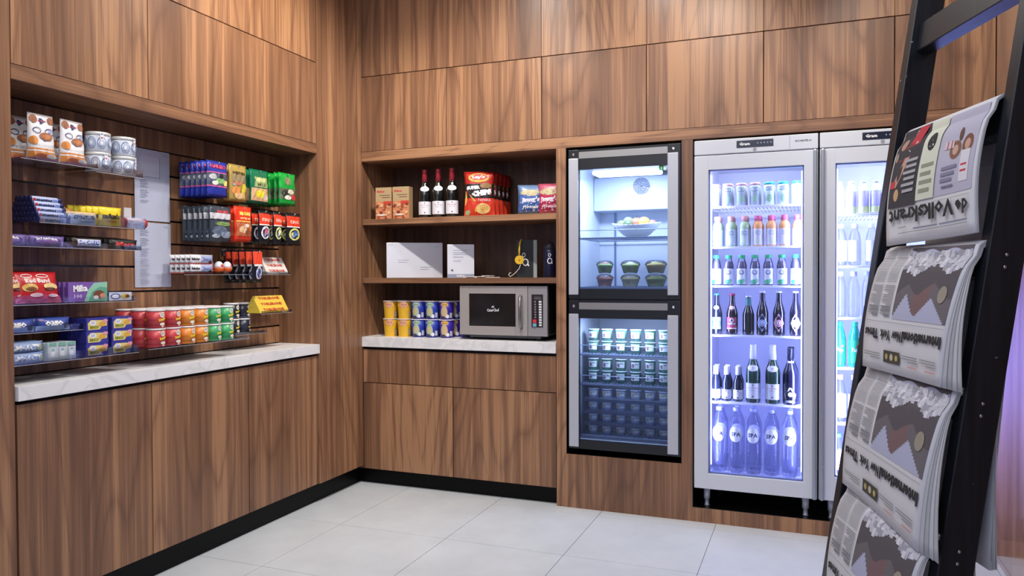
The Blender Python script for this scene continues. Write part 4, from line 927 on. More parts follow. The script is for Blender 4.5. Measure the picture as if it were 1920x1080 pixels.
# --- pegs with hanging bags
def peg(y, z, L, lab, tagw=True):
    t = thing('peg_hook', lab, 'hook', (-.27, y, z), 0, 'chrome peg hooks'); tb('rod', [(0, 0, 0), (L - .01, 0, 0), (L, 0, .008)], .0028, CHROME, t, 8); bx('back_plate', 0, .004, -.018, .018, -.014, .022, CHROME, t, .001); return t
def hang(proto, y, z, n, x0, pitch, desc, group, fan=.0, peglab=None):
    """n bags on one hook; z is the bag's bottom"""
    h = proto['h']
    for k in range(n):
        lab = desc + ', ' + ('foremost on its hook' if k == 0 else ORD[k] + ' from the front on its hook')
        loc = (x0 - pitch * k, y - fan * k, z); rz = RX + random.uniform(-.07, .07)
        if k == 0: put(proto, loc, RX, lab, group)
        else: dup(proto, loc, rz, lab, group)
    peg(y, z + h - .012, .27 + x0 + .02, 'chrome peg hook carrying the ' + peglab)
def pr_blue(p, w, h): p.grid(-w * .5, h * .30, w * .5, h * .66, M('#4d5566'), 8, 3).grid(-w * .5, h * .66, w * .5, h * .69, M('#c85a9a'), 8, 1).grid(-w * .5, h * .27, w * .5, h * .31, M('#c85a9a'), 8, 1).text('HARIBO', 0, h * .85, w * .75, h * .12, M('#c03a5c'), bold=.06).ell(-w * .28, h * .55, w * .16, h * .08, M('#b8bcc4')).ell(w * .05, h * .45, w * .22, h * .08, M('#7fb070')).ell(w * .32, h * .40, w * .14, h * .08, M('#d9cf7a')).ell(w * .1, h * .58, w * .12, h * .07, M('#22242c')).ell(-w * .2, h * .38, w * .15, h * .06, M('#d8dcd0'))
bb = bag_thing('candy_bag', 'bag', .140, .172, .030, M('#2b3aa0', .3), pr_blue, seed=21, wob=.004); bb['h'] = .172
hang(bb, -1.180, 1.698, 6, -.058, .033, 'blue liquorice candy bag', 'blue candy bags', 0, 'blue candy bags')
def pr_gold(p, w, h): p.grid(-w * .4, h * .52, w * .4, h * .72, M('#8a7a5a'), 6, 2).text('WERTHERS', 0, h * .77, w * .7, h * .08, M('#3a3428'), bold=.05).ell(-w * .1, h * .48, w * .3, h * .05, M('#b8705a')).ell(-w * .18, h * .28, w * .22, h * .12, M('#d88a4a')).ell(w * .25, h * .35, w * .16, h * .14, M('#c9b83c')).ell(w * .05, h * .16, w * .3, h * .09, M('#e0b884')).ell(-w * .3, h * .45, w * .06, h * .03, M('#9fb0c8'))
gb = bag_thing('candy_bag', 'bag', .128, .184, .028, M('#b59a54', .3, .2), pr_gold, seed=22, wob=.004); gb['h'] = .184
hang(gb, -1.045, 1.687, 3, -.052, .035, 'gold toffee candy bag', 'gold candy bags', 0, 'gold candy bags')
def pr_ven(p, w, h): p.grid(-w * .32, h * .48, w * .42, h * .78, M('#93a06a'), 6, 2).text('VENCO', w * .04, h * .70, w * .62, h * .12, M('#e8dc9c'), bold=.08).text('MIX', w * .06, h * .56, w * .5, h * .08, M('#3c4a34')).grid(-w * .45, h * .08, w * .48, h * .45, M('#c9a07a'), 8, 3).ell(0, h * .28, w * .26, h * .12, M('#e0d02c')).ell(w * .28, h * .2, w * .14, h * .08, M('#d9c3b8'))
vb = bag_thing('candy_bag', 'bag', .145, .176, .030, M('#0d6a4a', .3), pr_ven, seed=23, wob=.004); vb['h'] = .176
hang(vb, -.885, 1.690, 4, -.054, .035, 'dark green and yellow candy bag', 'dark green candy bags', 0, 'dark green candy bags')
def pr_grn(p, w, h): p.ell(-w * .05, h * .74, w * .2, h * .13, M('#7d7a5c')).grid(-w * .48, h * .18, w * .48, h * .52, M('#55604c'), 8, 3).ell(-w * .2, h * .36, w * .2, h * .12, M('#262a22')).ell(w * .1, h * .42, w * .18, h * .08, M('#c8c9b4')).ell(w * .3, h * .26, w * .16, h * .09, M('#c8343a')).ell(-w * .05, h * .24, w * .2, h * .07, M('#e0e0d0'))
nb_ = bag_thing('candy_bag', 'bag', .145, .176, .030, M('#169a3a', .28), pr_grn, seed=24, wob=.004); nb_['h'] = .176
hang(nb_, -.655, 1.701, 6, -.055, .034, 'bright green fruit candy bag', 'bright green candy bags', 0, 'bright green candy bags')
def pr_gry(p, w, h): p.grid(-w * .48, h * .62, w * .48, h * .80, M('#c6c6ce'), 8, 2).grid(-w * .2, h * .80, w * .3, h * .88, M('#a83a48'), 5, 1).grid(-w * .48, h * .60, w * .48, h * .63, M('#2c3444'), 8, 1).ell(w * .05, h * .5, w * .4, h * .06, M('#7f9a5c')).ell(-w * .1, h * .3, w * .34, h * .14, M('#5c6a80')).ell(w * .2, h * .2, w * .26, h * .1, M('#8a98ac')).ell(-w * .25, h * .15, w * .16, h * .06, M('#aab4c4'))
yb_ = bag_thing('candy_bag', 'bag', .150, .172, .032, M('#3c4450', .3), pr_gry, seed=25, wob=.004); yb_['h'] = .172
hang(yb_, -1.165, 1.482, 6, -.055, .034, 'grey liquorice bag with white band', 'grey liquorice bags', 0, 'grey liquorice bags')
def pr_redo(p, w, h): p.text('MAOAM', w * .05, h * .80, w * .6, h * .12, M('#f0d868'), bold=.06).text('stripes', w * .05, h * .66, w * .6, h * .09, M('#f4e0a0')).grid(-w * .42, h * .56, w * .46, h * .59, M('#f0c860'), 6, 1).grid(-w * .42, h * .16, w * .46, h * .54, M('#b5653f'), 8, 3).ell(-w * .1, h * .34, w * .2, h * .1, M('#d9b890')).ell(w * .2, h * .28, w * .16, h * .1, M('#8a4a30')).ell(w * .1, h * .46, w * .16, h * .05, M('#e0cfc0'))
ro = bag_thing('candy_bag', 'bag', .130, .178, .030, M('#d8351c', .3), pr_redo, seed=26, wob=.004); ro['h'] = .178
hang(ro, -1.010, 1.487, 4, -.052, .035, 'orange red candy bag with yellow lettering', 'orange red candy bags', 0, 'orange red candy bags')
def pack(c2, c3):
    def pr(p, w, h): p.grid(-w * .46, h * .58, w * .46, h * .90, M('#dc3a1e'), 6, 3).grid(-w * .46, h * .55, w * .46, h * .585, M('#e8e0dc'), 6, 1).ell(0, h * .34, w * .38, h * .19, M(c2)).ell(0, h * .34, w * .28, h * .14, M('#1e2230')).ell(w * .04, h * .36, w * .16, h * .09, M(c3)).ell(-w * .1, h * .28, w * .1, h * .05, M('#8aa0c8')).text('KING', 0, h * .72, w * .6, h * .1, M('#f4d0c0'))
    return pr
for nm, y, z, c2, c3, n, w_, lab in (('candy_pack', -.852, 1.481, '#d8d8e4', '#c85a7a', 3, .088, 'black and red candy pack with white oval'), ('candy_pack', -.745, 1.483, '#cfd88a', '#e0e4c0', 3, .070, 'slim black and red candy pack with green edge'), ('candy_pack', -.612, 1.483, '#d9dc8a', '#4a70b8', 4, .128, 'black and red candy pack with yellow oval')):
    pk = bag_thing(nm, 'pack', w_, .178, .026, M('#15161c', .25), pack(c2, c3), seed=int(-y * 50), wob=.003); pk['h'] = .178
    hang(pk, y, z, n, -.050, .050, lab, lab + 's', 0, {3: 'oval', 4: 'yellow oval'}[n] + (' black candy packs' if w_ > .08 else ' slim black candy packs'))
def pr_low(p, w, h): p.grid(-w * .46, h * .56, w * .46, h * .95, M('#dc4426'), 6, 3).grid(-w * .42, h * .50, w * .42, h * .56, M('#e6e4e6'), 5, 1).ell(0, h * .30, w * .3, h * .2, M('#c8cede')).ell(w * .02, h * .28, w * .2, h * .14, M('#2a4a8a')).rect(-w * .06, h * .1, w * .06, h * .44, M('#b8443a'), 2)
lp = bag_thing('candy_pack', 'pack', .078, .170, .024, M('#14181e', .25), pr_low, seed=31, wob=.003); lp['h'] = .170
hang(lp, -.905, 1.279, 5, -.050, .045, 'small red topped black candy pack, low hook', 'low candy packs', 0, 'low red topped candy packs')

# ================================================================== SHELF UNIT
SU = 1.667; SL = 1.299; SC = .930
def pr_nut(p, w, h): p.rect(-w * .5, 0, w * .5, h, M('#b39a74')).rect(-w * .5, 0, w * .5, h * .55, M('#c97f58')).text('bio', -w * .15, h * .87, w * .5, h * .07, M('#c23a38'), bold=.06).rect(-w * .25, h * .74, w * .4, h * .76, M('#6d5a3c')).rect(-w * .1, h * .67, w * .4, h * .69, M('#6d5a3c')).rect(0, h * .44, w * .5, h * .56, M('#c8402e'))
def nut_prints(p, w, h):
    pr_nut(p, w, h); r = random.Random(5)
    for k in range(26): p.ell(r.uniform(-.4, .4) * w, r.uniform(.04, .5) * h, w * .09, h * .045, M(r.choice(['#a04a30', '#d49a6a', '#7c3422', '#e0b48c'])), 8)
    p.rect(-w * .42, h * .10, w * .1, h * .15, M('#e8dcd0'))
nu = box_thing('nut_bag', 'bag', .108, .196, .06, '#a98f6a', nut_prints)
put(nu, (.145, .055, SU), .10, 'tan nut bag, left of the pair on the upper shelf', 'tan nut bags'); dup(nu, (.268, .055, SU), .10, 'tan nut bag, right of the pair on the upper shelf')
rwn = wine(.300, .0385, '#0e1210', '#a32a38', name='wine_bottle')
for i, x in enumerate((.398, .492, .585)):
    lab = 'red wine bottle with red capsule, ' + nth(i, 3) + ' of three on the shelf'
    if i == 0: put(rwn, (x, .10, SU), .45, lab, 'red wine bottles')
    else: dup(rwn, (x, .10, SU), .45, lab)
def pr_lays(p, w, h):
    p.grid(-w * .5, h * .36, w * .5, h * .72, M('#17171a'), 8, 4).grid(-w * .5, 0, w * .5, h * .40, M('#d03a24'), 8, 4)
    p.ell(-w * .02, h * .86, w * .34, h * .105, M('#c8a83a'), 24).ell(-w * .02, h * .875, w * .30, h * .07, M('#c23a3a'), 24).text("Lay's", -w * .02, h * .875, w * .42, h * .09, M('#e6e0ee'), .06, .06)
    p.text('SUPER', -w * .20, h * .635, w * .46, h * .085, WHITE, .08, .09).text('CHIPS', w * .08, h * .52, w * .68, h * .13, WHITE, .14, .10).ell(w * .22, h * .68, w * .2, h * .06, M('#8a6a40'))
    p.poly([(-w * .48, h * .24), (-w * .1, h * .34), (-w * .28, h * .45), (-w * .46, h * .56)], M('#d9b75c')).ell(w * .12, h * .17, w * .24, h * .12, M('#e0bc78')).ell(w * .16, h * .19, w * .16, h * .07, M('#caa45c')).text('PAPRIKA', w * .18, h * .36, w * .42, h * .06, M('#e8b8c0')).ell(-w * .38, h * .08, w * .08, h * .06, M('#9fb07c')).ell(-w * .12, h * .14, w * .03, h * .05, M('#e0a040'))
ly = bag_thing('chips_bag', 'bag', .185, .268, .055, M('#b02a24', .28), pr_lays, seed=41, wob=.004)
put(ly, (.775, .085, SU), .36, 'red and black chips bag, foremost on the upper shelf', 'red chips bags')
for k in range(1, 5): dup(ly, (.775 + .004 * k, .085 + .056 * k, SU), .36 + .04 * k, 'red and black chips bag, ' + ORD[k] + ' from the front on the upper shelf')
def pr_pop(c, c2):
    def pr(p, w, h):
        p.grid(-w * .48, h * .12, w * .48, h * .66, M(c), 8, 4).ell(0, h * .72, w * .4, h * .11, M('#c3b892'), 20).text("Jimmy's", 0, h * .48, w * .74, h * .2, M('#eeeaf6'), .08, .06)
        r = random.Random(3)
        for k in range(28): p.ell(r.uniform(-.42, .42) * w, r.uniform(.10, .45) * h, w * .03, h * .02, M('#e4e4f2'), 6)
        p.text('POPCORN', 0, h * .24, w * .6, h * .09, M(c2), bold=.06)
    return pr
pb1 = bag_thing('popcorn_bag', 'bag', .150, .172, .07, M('#6a86b0', .3), pr_pop('#3f66b0', '#ffffff'), seed=42)
put(pb1, (1.105, .075, SU), .35, 'blue popcorn bag on the upper shelf beside the post', 'popcorn bags'); dup(pb1, (1.112, .16, SU), .3, 'blue popcorn bag behind the front blue one', 'popcorn bags')
pb2 = bag_thing('popcorn_bag', 'bag', .145, .176, .06, M('#c05a72', .3), pr_pop('#b8284e', '#f4d8e0'), seed=43)
put(pb2, (1.222, .085, SU), .10, 'pink and red popcorn bag at the right end of the upper shelf', 'popcorn bags')
# signs, cards, book, bottle on the lower shelf
def sign_block(w, h, d, lab, loc, rz, lines, foot=False):
    t = thing('display_sign', lab, 'sign', loc, rz); bx('block', -w / 2, w / 2, 0, d, 0, h, M('#d5d9e6', .3), t, .002)
    p = Print()
    if foot: p.rect(-w / 2, 0, w / 2, h * .11, M('#8f98b0')).text('INFO', 0, h * .055, w * .3, h * .06, WHITE).rect(-w * .36, h * .2, -w * .28, h * .25, M('#5a6078'))
    for z, a, b in lines: p.rect(a * w, z * h, b * w, z * h + h * .012, M('#aab0c4'))
    p.build('print', lambda u, v, l: (u, -l, v), t); return t
sign_block(.352, .222, .020, 'large blank white display sign on the lower shelf', (.300, .145, SL), .56, [(.93, -.48, -.38), (.88, .34, .44), (.5, -.3, -.1), (.44, -.3, -.14), (.3, .1, .3), (.24, .1, .26)])
sign_block(.165, .205, .012, 'small upright white notice in the middle of the lower shelf', (.628, .13, SL), .50, [(.82, -.28, .28), (.75, -.28, .2), (.70, -.28, .24), (.62, -.28, .1), (.5, -.28, .0)], True)
for k in range(5):
    o = bx('card', -.045, .045, -.028, .028, 0, .004, M('#d9d4cf', .6), None, .0008); o.location = ((.705 + .018 * (k % 2)) if k < 2 else .80 + .022 * (k % 3), .10, SL + .0002 + .0044 * (k if k < 2 else k - 2)); o.rotation_euler = (0, 0, .3 + .35 * k)
    tag(o, 'small cream card, ' + ['bottom of the left pile', 'top of the left pile', 'bottom of the right pile', 'middle of the right pile', 'top of the right pile'][k] + ', by the notice', 'card', 'cream cards on the lower shelf')
bkk = thing('notebook', 'black boxed notebook with white ring logo and silver edge', 'book', (1.045, .17, SL), .42)
bx('cover', -.062, .040, 0, .030, 0, .225, M('#22262a', .45), bkk, .001); bx('page_edge', .040, .062, .0, .030, 0, .225, M('#9fa8a8', .5), bkk, .001)
p = Print(); p.ring(-.018, .135, .011, .014, .0045, WHITE).ring(-.008, .092, .019, .022, .006, WHITE).poly([(.002, .085), (.008, .088), (.016, .070), (.008, .068)], WHITE).build('print', lambda u, v, l: (u, -l, v), bkk)
hp = thing('yellow_keycord', 'yellow cord with round tag hanging in front of the notebook', 'cord', (1.010, .125, SL), .42)
tb('strap', [(.018, .02, .226), (.008, -.002, .205), (.004, -.004, .16), (.004, -.006, .13)], .0055, M('#e0b93a', .5), hp, 8)
d_ = lt('tag_disc', [(.026, 0), (.027, .003), (.026, .007)], M('#e2b62c', .4), hp, 20); d_.rotation_euler = (PI / 2, 0, 0); d_.location = (.004, -.004, .105)
p = Print(); p.poly([(-.007, -.007), (.007, -.007), (0, .009)], M('#b5802a')).build('print', lambda u, v, l: (.004 + u, -.0112 - l, .105 + v), hp)
tb('wire', [(.012, -.006, .08), (.004, -.008, .055), (-.018, -.010, .03), (-.040, -.012, .012), (-.052, -.014, .006), (-.060, -.012, .016), (-.054, -.010, .028), (-.044, -.010, .028)], .0025, M('#c9c6c2', .4), hp, 6)
nbt = thing('flask', 'navy blue flask with white ring logo at the right of the lower shelf', 'bottle', (1.195, .15, SL), .35)
lt('body', [(.034, 0), (.036, .004), (.036, .155), (.033, .165)], M('#14183a', .35), nbt, 22); lt('lid', [(.033, .165), (.031, .185), (.022, .205), (.012, .211)], M('#2c2e38', .4), nbt, 22)
p = Print(); p.ring(0, .132, .0085, .011, .0035, WHITE, 16).ring(.001, .098, .015, .018, .005, WHITE, 18).poly([(.010, .090), (.014, .093), (.018, .082), (.013, .080)], WHITE).build('print', cyl(.0362), nbt)
# soup cups on the counter
def cup(col, c2, kind):
    r0, r1, h = .0385, .0475, .113; t = thing('soup_cup', 'x', 'cup'); f = lambda v: r0 + (r1 - r0) * v / h
    lt('cup', [(r0, 0), (r1, h - .003)], M(col, .35), t, 22); lt('lid', [(r1 + .003, h - .005), (r1 + .003, h - .0025), (r1 - .002, h - .001)], M('#e3dde6', .4), t, 22)
    p = Print()
    if kind == 'y': p.grid(-.05, .0, .028, .070, M('#e0b02e'), 8, 3).ell(-.006, .088, .026, .020, M('#e0a98a'), 18).text('Good', -.006, .090, .036, .014, M('#b4604a')).poly([(-.03, .068), (-.01, .066), (.022, .078), (.0, .078)], M('#5a3a26')).grid(.030, .012, .048, .045, M('#a89a90'), 3, 1)
    else: p.ell(-.012, .092, .024, .014, M(c2), 16).text('Good', -.012, .092, .034, .010, M('#4a4a60')).ell(-.014, .045, .022, .038, M('#a9bfa4' if kind == 'b' else '#d0b08c'), 16).ell(-.014, .05, .013, .02, M('#c9b98a'), 12).ell(.008, .02, .010, .012, M('#e0e4ee')).grid(.022, .012, .040, .042, M('#c9cbe0'), 3, 1).ell(-.02, .012, .014, .010, M('#3c3c58'))
    p.build('print', cyl(f), t); return t
cu = {'y': cup('#c99a28', '', 'y'), 'b': cup('#2f3fa8', '#a8c8a8', 'b'), 'p': cup('#3b2aa0', '#e8b858', 'p')}
cx_ = [(.142, 'y'), (.243, 'y'), (.342, 'b'), (.438, 'b'), (.537, 'p')]
seen_ = set(); names_ = {'y': 'yellow', 'b': 'blue and green', 'p': 'violet'}
for dd, yy in enumerate((.115, .218)):
    for lv in range(2):
        cnt = {}
        for x, c in cx_:
            j = cnt.get(c, 0); cnt[c] = j + 1
            lab = names_[c] + ' soup cup, ' + (['left', 'right'][j] + ' one, ' if c != 'p' else '') + ['lower', 'upper'][lv] + ' layer, ' + ['front', 'back'][dd] + ' row'
            loc = (x + .012 * dd, yy, SC + .1125 * lv)
            if c not in seen_: put(cu[c], loc, .42, lab, 'soup cups'); seen_.add(c)
            else: dup(cu[c], loc, .42 + random.uniform(-.1, .1), lab, 'soup cups')
dup(cu['p'], (.640, .190, SC), .8, 'violet soup cup, lower layer, half hidden behind the microwave', 'soup cups'); dup(cu['p'], (.640, .190, SC + .1125), .8, 'violet soup cup, upper layer, half hidden behind the microwave', 'soup cups')
# microwave
mw = thing('microwave', 'stainless steel microwave with dark window and keypad', 'microwave', (.950, .03, SC))
STG = M('#bdb9b6', .34, .5)
w0, w1, h0, h1 = -.283, .272, .030, .320
bx('body', w0 + .002, w1 - .002, .022, .34, h0 + .004, h1 - .003, M('#55565a', .35, .6), mw, .004)
bx('side_panel', w1 - .0018, w1 + .0004, .028, .335, h0 + .01, h1 - .01, M('#1a1b1d', .4), mw)
dr = bmesh.new(); dw = .150
for a, b, c, d2 in ((w0, -.222, h0, h1), (.076, dw, h0, h1), (-.222, .076, h1 - .045, h1), (-.222, .076, h0, h0 + .052)): box(dr, a, b, 0, .021, c, d2, 0, .0015)
door = obj('door', dr, STG, mw)
bx('window', -.222, .076, .003, .018, h0 + .052, h1 - .045, M('#171516', .12, 0, .6), door, .003)
p = Print(); p.text('CaterChef', -.068, h0 + .148, .078, .018, M('#c8ccd0'), .03, .04); p.poly([(-.076, h0 + .161), (-.060, h0 + .161), (-.058, h0 + .170), (-.066, h0 + .175), (-.078, h0 + .169)], M('#9aa0a6')); p.build('lettering', lambda u, v, l: (u, .003 - l, v), door)
tb('handle', [(.112, .002, h1 - .056), (.112, -.022, h1 - .062), (.116, -.036, h1 - .12), (.117, -.038, h0 + .145), (.116, -.036, h0 + .105), (.112, -.022, h0 + .052), (.112, .002, h0 + .046)], .0085, M('#8f9094', .25, .8), door, 12)
cp = bx('control_panel', dw + .002, w1, 0, .021, h0, h1, M('#b3b1b2', .3, .55), mw, .003)
bx('keypad', dw + .026, w1 - .026, -.002, .0, h0 + .052, h1 - .048, M('#251c22', .3), cp, .001)
p = Print(); kx = dw + .062
p.rect(kx - .020, h1 - .078, kx + .024, h1 - .060, M('#4a4a4c'))
for k in range(10):
    z = h0 + .060 + k * .0150
    p.rect(kx + .010, z, kx + .027, z + .0105, M('#d8dde2'))
    if k > 2: p.ell(kx - .012, z + .005, .006, .005, M('#8a8488'), 10)
p.rect(kx - .026, h0 + .078, kx - .004, h0 + .098, M('#cc3040')).rect(kx - .026, h0 + .056, kx - .004, h0 + .075, M('#6fa8bc'))
p.build('buttons', lambda u, v, l: (u, -.002 - l, v), cp)
for a in (w0 + .06, w1 - .07):
    for b in (.05, .30): lt('foot', [(.014, 0), (.018, .034)], M('#1a1a1c', .5), mw, 12, True, a, b)
bx('base_pan', w0 + .05, w1 - .05, .03, .30, .012, .033, M('#5c6066', .4, .4), mw, .006)
#@@PART4
# ================================================================== LADDER WITH NEWSPAPERS
TH, LAM = .3343, .1481
e_ = Vector((-math.sin(TH), math.cos(TH), 0)); n_ = Vector((math.cos(TH), math.sin(TH), 0)); zz = Vector((0, 0, 1))
v_ = n_ * math.sin(LAM) + zz * math.cos(LAM); b_ = n_ * math.cos(LAM) - zz * math.sin(LAM)
O_ = Vector((2.9502, -2.3125, 1.3)); RD, RT, LW = .0727, .0356, .547
S0 = -1.3 / math.cos(LAM)
foot = O_ + v_ * S0 + e_ * (LW / 2)
LP = lambda a, b, s: O_ + e_ * a + b_ * b + v_ * s - foot
LADM = bpy.data.materials.new('black_stain'); LADM.use_nodes = True
nt = LADM.node_tree; bb_ = nt.nodes['Principled BSDF']; bb_.inputs['Roughness'].default_value = .36
nz_ = nt.nodes.new('ShaderNodeTexNoise'); nz_.inputs['Scale'].default_value = 1; nz_.inputs['Detail'].default_value = 4; mp = nt.nodes.new('ShaderNodeVectorMath'); mp.operation = 'MULTIPLY'; mp.inputs[1].default_value = (60, 60, 3)
g_ = nt.nodes.new('ShaderNodeNewGeometry'); nt.links.new(g_.outputs['Position'], mp.inputs[0]); nt.links.new(mp.outputs[0], nz_.inputs['Vector'])
cr_ = nt.nodes.new('ShaderNodeValToRGB'); nt.links.new(nz_.outputs['Fac'], cr_.inputs[0]); cr_.color_ramp.elements[0].color = srgb('#13161c'); cr_.color_ramp.elements[0].position = .3; cr_.color_ramp.elements[1].color = srgb('#242931'); cr_.color_ramp.elements[1].position = .75
# sparse chips in the paint
nz2 = nt.nodes.new('ShaderNodeTexNoise'); nz2.inputs['Scale'].default_value = 38; nz2.inputs['Detail'].default_value = 1; nt.links.new(g_.outputs['Position'], nz2.inputs['Vector'])
c2_ = nt.nodes.new('ShaderNodeValToRGB'); nt.links.new(nz2.outputs['Fac'], c2_.inputs[0]); c2_.color_ramp.elements[0].position = .765; c2_.color_ramp.elements[1].position = .78
mx_ = nt.nodes.new('ShaderNodeMixRGB'); nt.links.new(c2_.outputs[0], mx_.inputs[0]); nt.links.new(cr_.outputs[0], mx_.inputs[1]); mx_.inputs[2].default_value = srgb('#8d96a2'); nt.links.new(mx_.outputs[0], bb_.inputs['Base Color'])
lad = thing('ladder', 'black stained wooden ladder leaning to the right, with newspapers over its rungs', 'ladder', foot)
def lbox(name, a0, a1, b0, b1, s0, s1, parent=lad, m=LADM, bev=.002, cut=False):
    bm = bmesh.new(); fs = box(bm, 0, 1, 0, 1, 0, 1)
    for v in bm.verts:
        a = a0 + (a1 - a0) * v.co.x; b = b0 + (b1 - b0) * v.co.y; s = s0 + (s1 - s0) * v.co.z; p = LP(a, b, s)
        if cut and v.co.z < .5: p = p - v_ * (p.z / v_.z)          # sawn level with the floor
        v.co = p
    if bev: bmesh.ops.bevel(bm, geom=list(bm.edges), offset=bev, segments=1, affect='EDGES')
    return obj(name, bm, m, parent)
lbox('rail', 0, RT, 0, RD, S0, 1.93, cut=True); lbox('rail', LW - RT, LW, 0, RD, S0, 1.93, cut=True)
RS = [0.616 - .305 * k for k in range(-4, 7)]       # underside of each rung
RS = [s for s in RS if s > S0 + .08 and s < 1.8]
for s in RS: lbox('rung', RT + .0005, LW - RT - .0005, .018, .060, s, s + .076)
def screw(a, b, s):
    o = lt('screw', [(.0035, 0), (.0035, .001), (.002, .0014)], CHROME, lad, 8); o.location = LP(a, b, s); o.rotation_euler = (-e_).to_track_quat('Z', 'Y').to_euler()
for s in RS:
    for ds in (.025, .050): screw(-.0002, .036, s + ds)

GREY1, GREY2 = M('#8b8c92', .8), M('#5a5a60', .8); INK = M('#2c2c30', .8); TXT = M('#9c9da2', .8)
def newspaper(label, stop, corners, back, prints, sheets=4, seed=1, bl=.0, sh=0.0):
    """corners: bottom-near (a, s), bottom-far (a, s), top-near a, top-far a; front flap hangs over the rung whose top is at stop, back flap falls straight down"""
    (an, sn), (af, sf), tn, tf = corners; rnd = random.Random(seed)
    t = thing('newspaper', label, 'newspaper', foot + LP((tn + tf) / 2, .04, stop), 0, 'newspapers on the ladder')
    base = Vector(t.location)
    down = -v_ * math.cos(LAM) + b_ * math.sin(LAM)
    def pos(u, q, off=0.0, dn=0.0, fl=0.0):
        """u across (0 far, 1 near), q along: 0 bottom of front flap, 1 at the rung, 1..2 over it, 2..3 down the back"""
        if q <= 1:
            a = (af * (1 - u) + (an + dn) * u) * (1 - q) + (tf * (1 - u) + tn * u) * q
            sb = (sf * (1 - u) + sn * u); s = sb + (stop - .035 - sb) * q
            b = -.022 - off - bl * (1 - q) - .012 * math.sin(PI * q) - .004 * math.sin(u * 5 + seed) * (1 - q) + .010 * max(0, (q - .86) / .14) ** 2 
            return foot + LP(a, b, s) - base
        if q <= 2:
            w = q - 1; a = tf * (1 - u) + tn * u; ang = PI * w
            b = .030 - (.042 + off) * math.cos(ang); s = stop - .035 + (.037 + off) * math.sin(ang) ** .6
            return foot + LP(a, b, s) - base
        w = q - 2; a = tf * (1 - u) + tn * u; p = LP(a, .030 + .042 + off, stop - .035) + (-zz * (w * back)) + n_ * (w * (fl + sh))
        return foot + p - base
    def sheet(name, off, dn, th, m, q1=3.0, fl=0.0, q0=0.0, du=0.0):
        bm = bmesh.new(); U = 12; Q = [q0 + (1 - q0) * k / 12 for k in range(13)] + [1 + k / 8 for k in range(1, 9)] + ([2 + k / 6 * (q1 - 2) for k in range(1, 7)] if q1 > 2 else [])
        V = {}
        for j, q in enumerate(Q):
            for i in range(U + 1):
                u = i / U
                V[(0, i, j)] = bm.verts.new(pos(u, q, off, dn, fl)); V[(1, i, j)] = bm.verts.new(pos(u, q, off - th, dn, fl))
        for j in range(len(Q) - 1):
            for i in range(U):
                bm.faces.new((V[0, i, j], V[0, i + 1, j], V[0, i + 1, j + 1], V[0, i, j + 1])).smooth = True
                bm.faces.new((V[1, i, j], V[1, i, j + 1], V[1, i + 1, j + 1], V[1, i + 1, j])).smooth = True
        for j in range(len(Q) - 1):
            for i in (0, U): 
                q = (V[0, i, j], V[0, i, j + 1], V[1, i, j + 1], V[1, i, j]); bm.faces.new(q if i == 0 else q[::-1])
        for i in range(U):
            for j in (0, len(Q) - 1):
                q = (V[0, i, j], V[1, i, j], V[1, i + 1, j], V[0, i + 1, j]); bm.faces.new(q if j == 0 else q[::-1])
        bmesh.ops.recalc_face_normals(bm, faces=bm.faces)
        return obj(name, bm, m, t)
    front = sheet('front_page', .004, 0, .0018, PAPER, 3.0, .01)
    for k in range(sheets):
        sheet('inner_page', .0035 - .0015 - .004 * k * 0 - .0022 * (k + 1) + .002, -.016 * (k + 1) if sheets > 2 else -.002 * (k + 1), .0012, M(['#cfcfd0', '#bfc0c2', '#d6d6d8', '#c4c4c4', '#d8d8da'][k % 5], .8), 3.0, .007 * (k + 1), 0.0)
    p = Print(); prints(p)
    # page coordinates: u 0..1 left to right and v 0..1 up on the upright page; it hangs upside down
    o = p.build('print', lambda u, v, l: pos(1 - u, 1.16 - 1.15 * v, .0042 + l), t, .0006, .00013, 45)
    return t
def lines(p, u0, u1, v0, v1, step=.017, m=TXT, jag=True, th=.45):
    k = 0; v = v1 - step; p.L += 1; h_ = p.hold; p.hold = True
    while v > v0:
        e = u1 - ((k * 37) % 5 == 0) * (u1 - u0) * .4 if jag else u1
        p.rect(u0, v, e, v + step * th, m, 2); v -= step; k += 1
    p.hold = h_
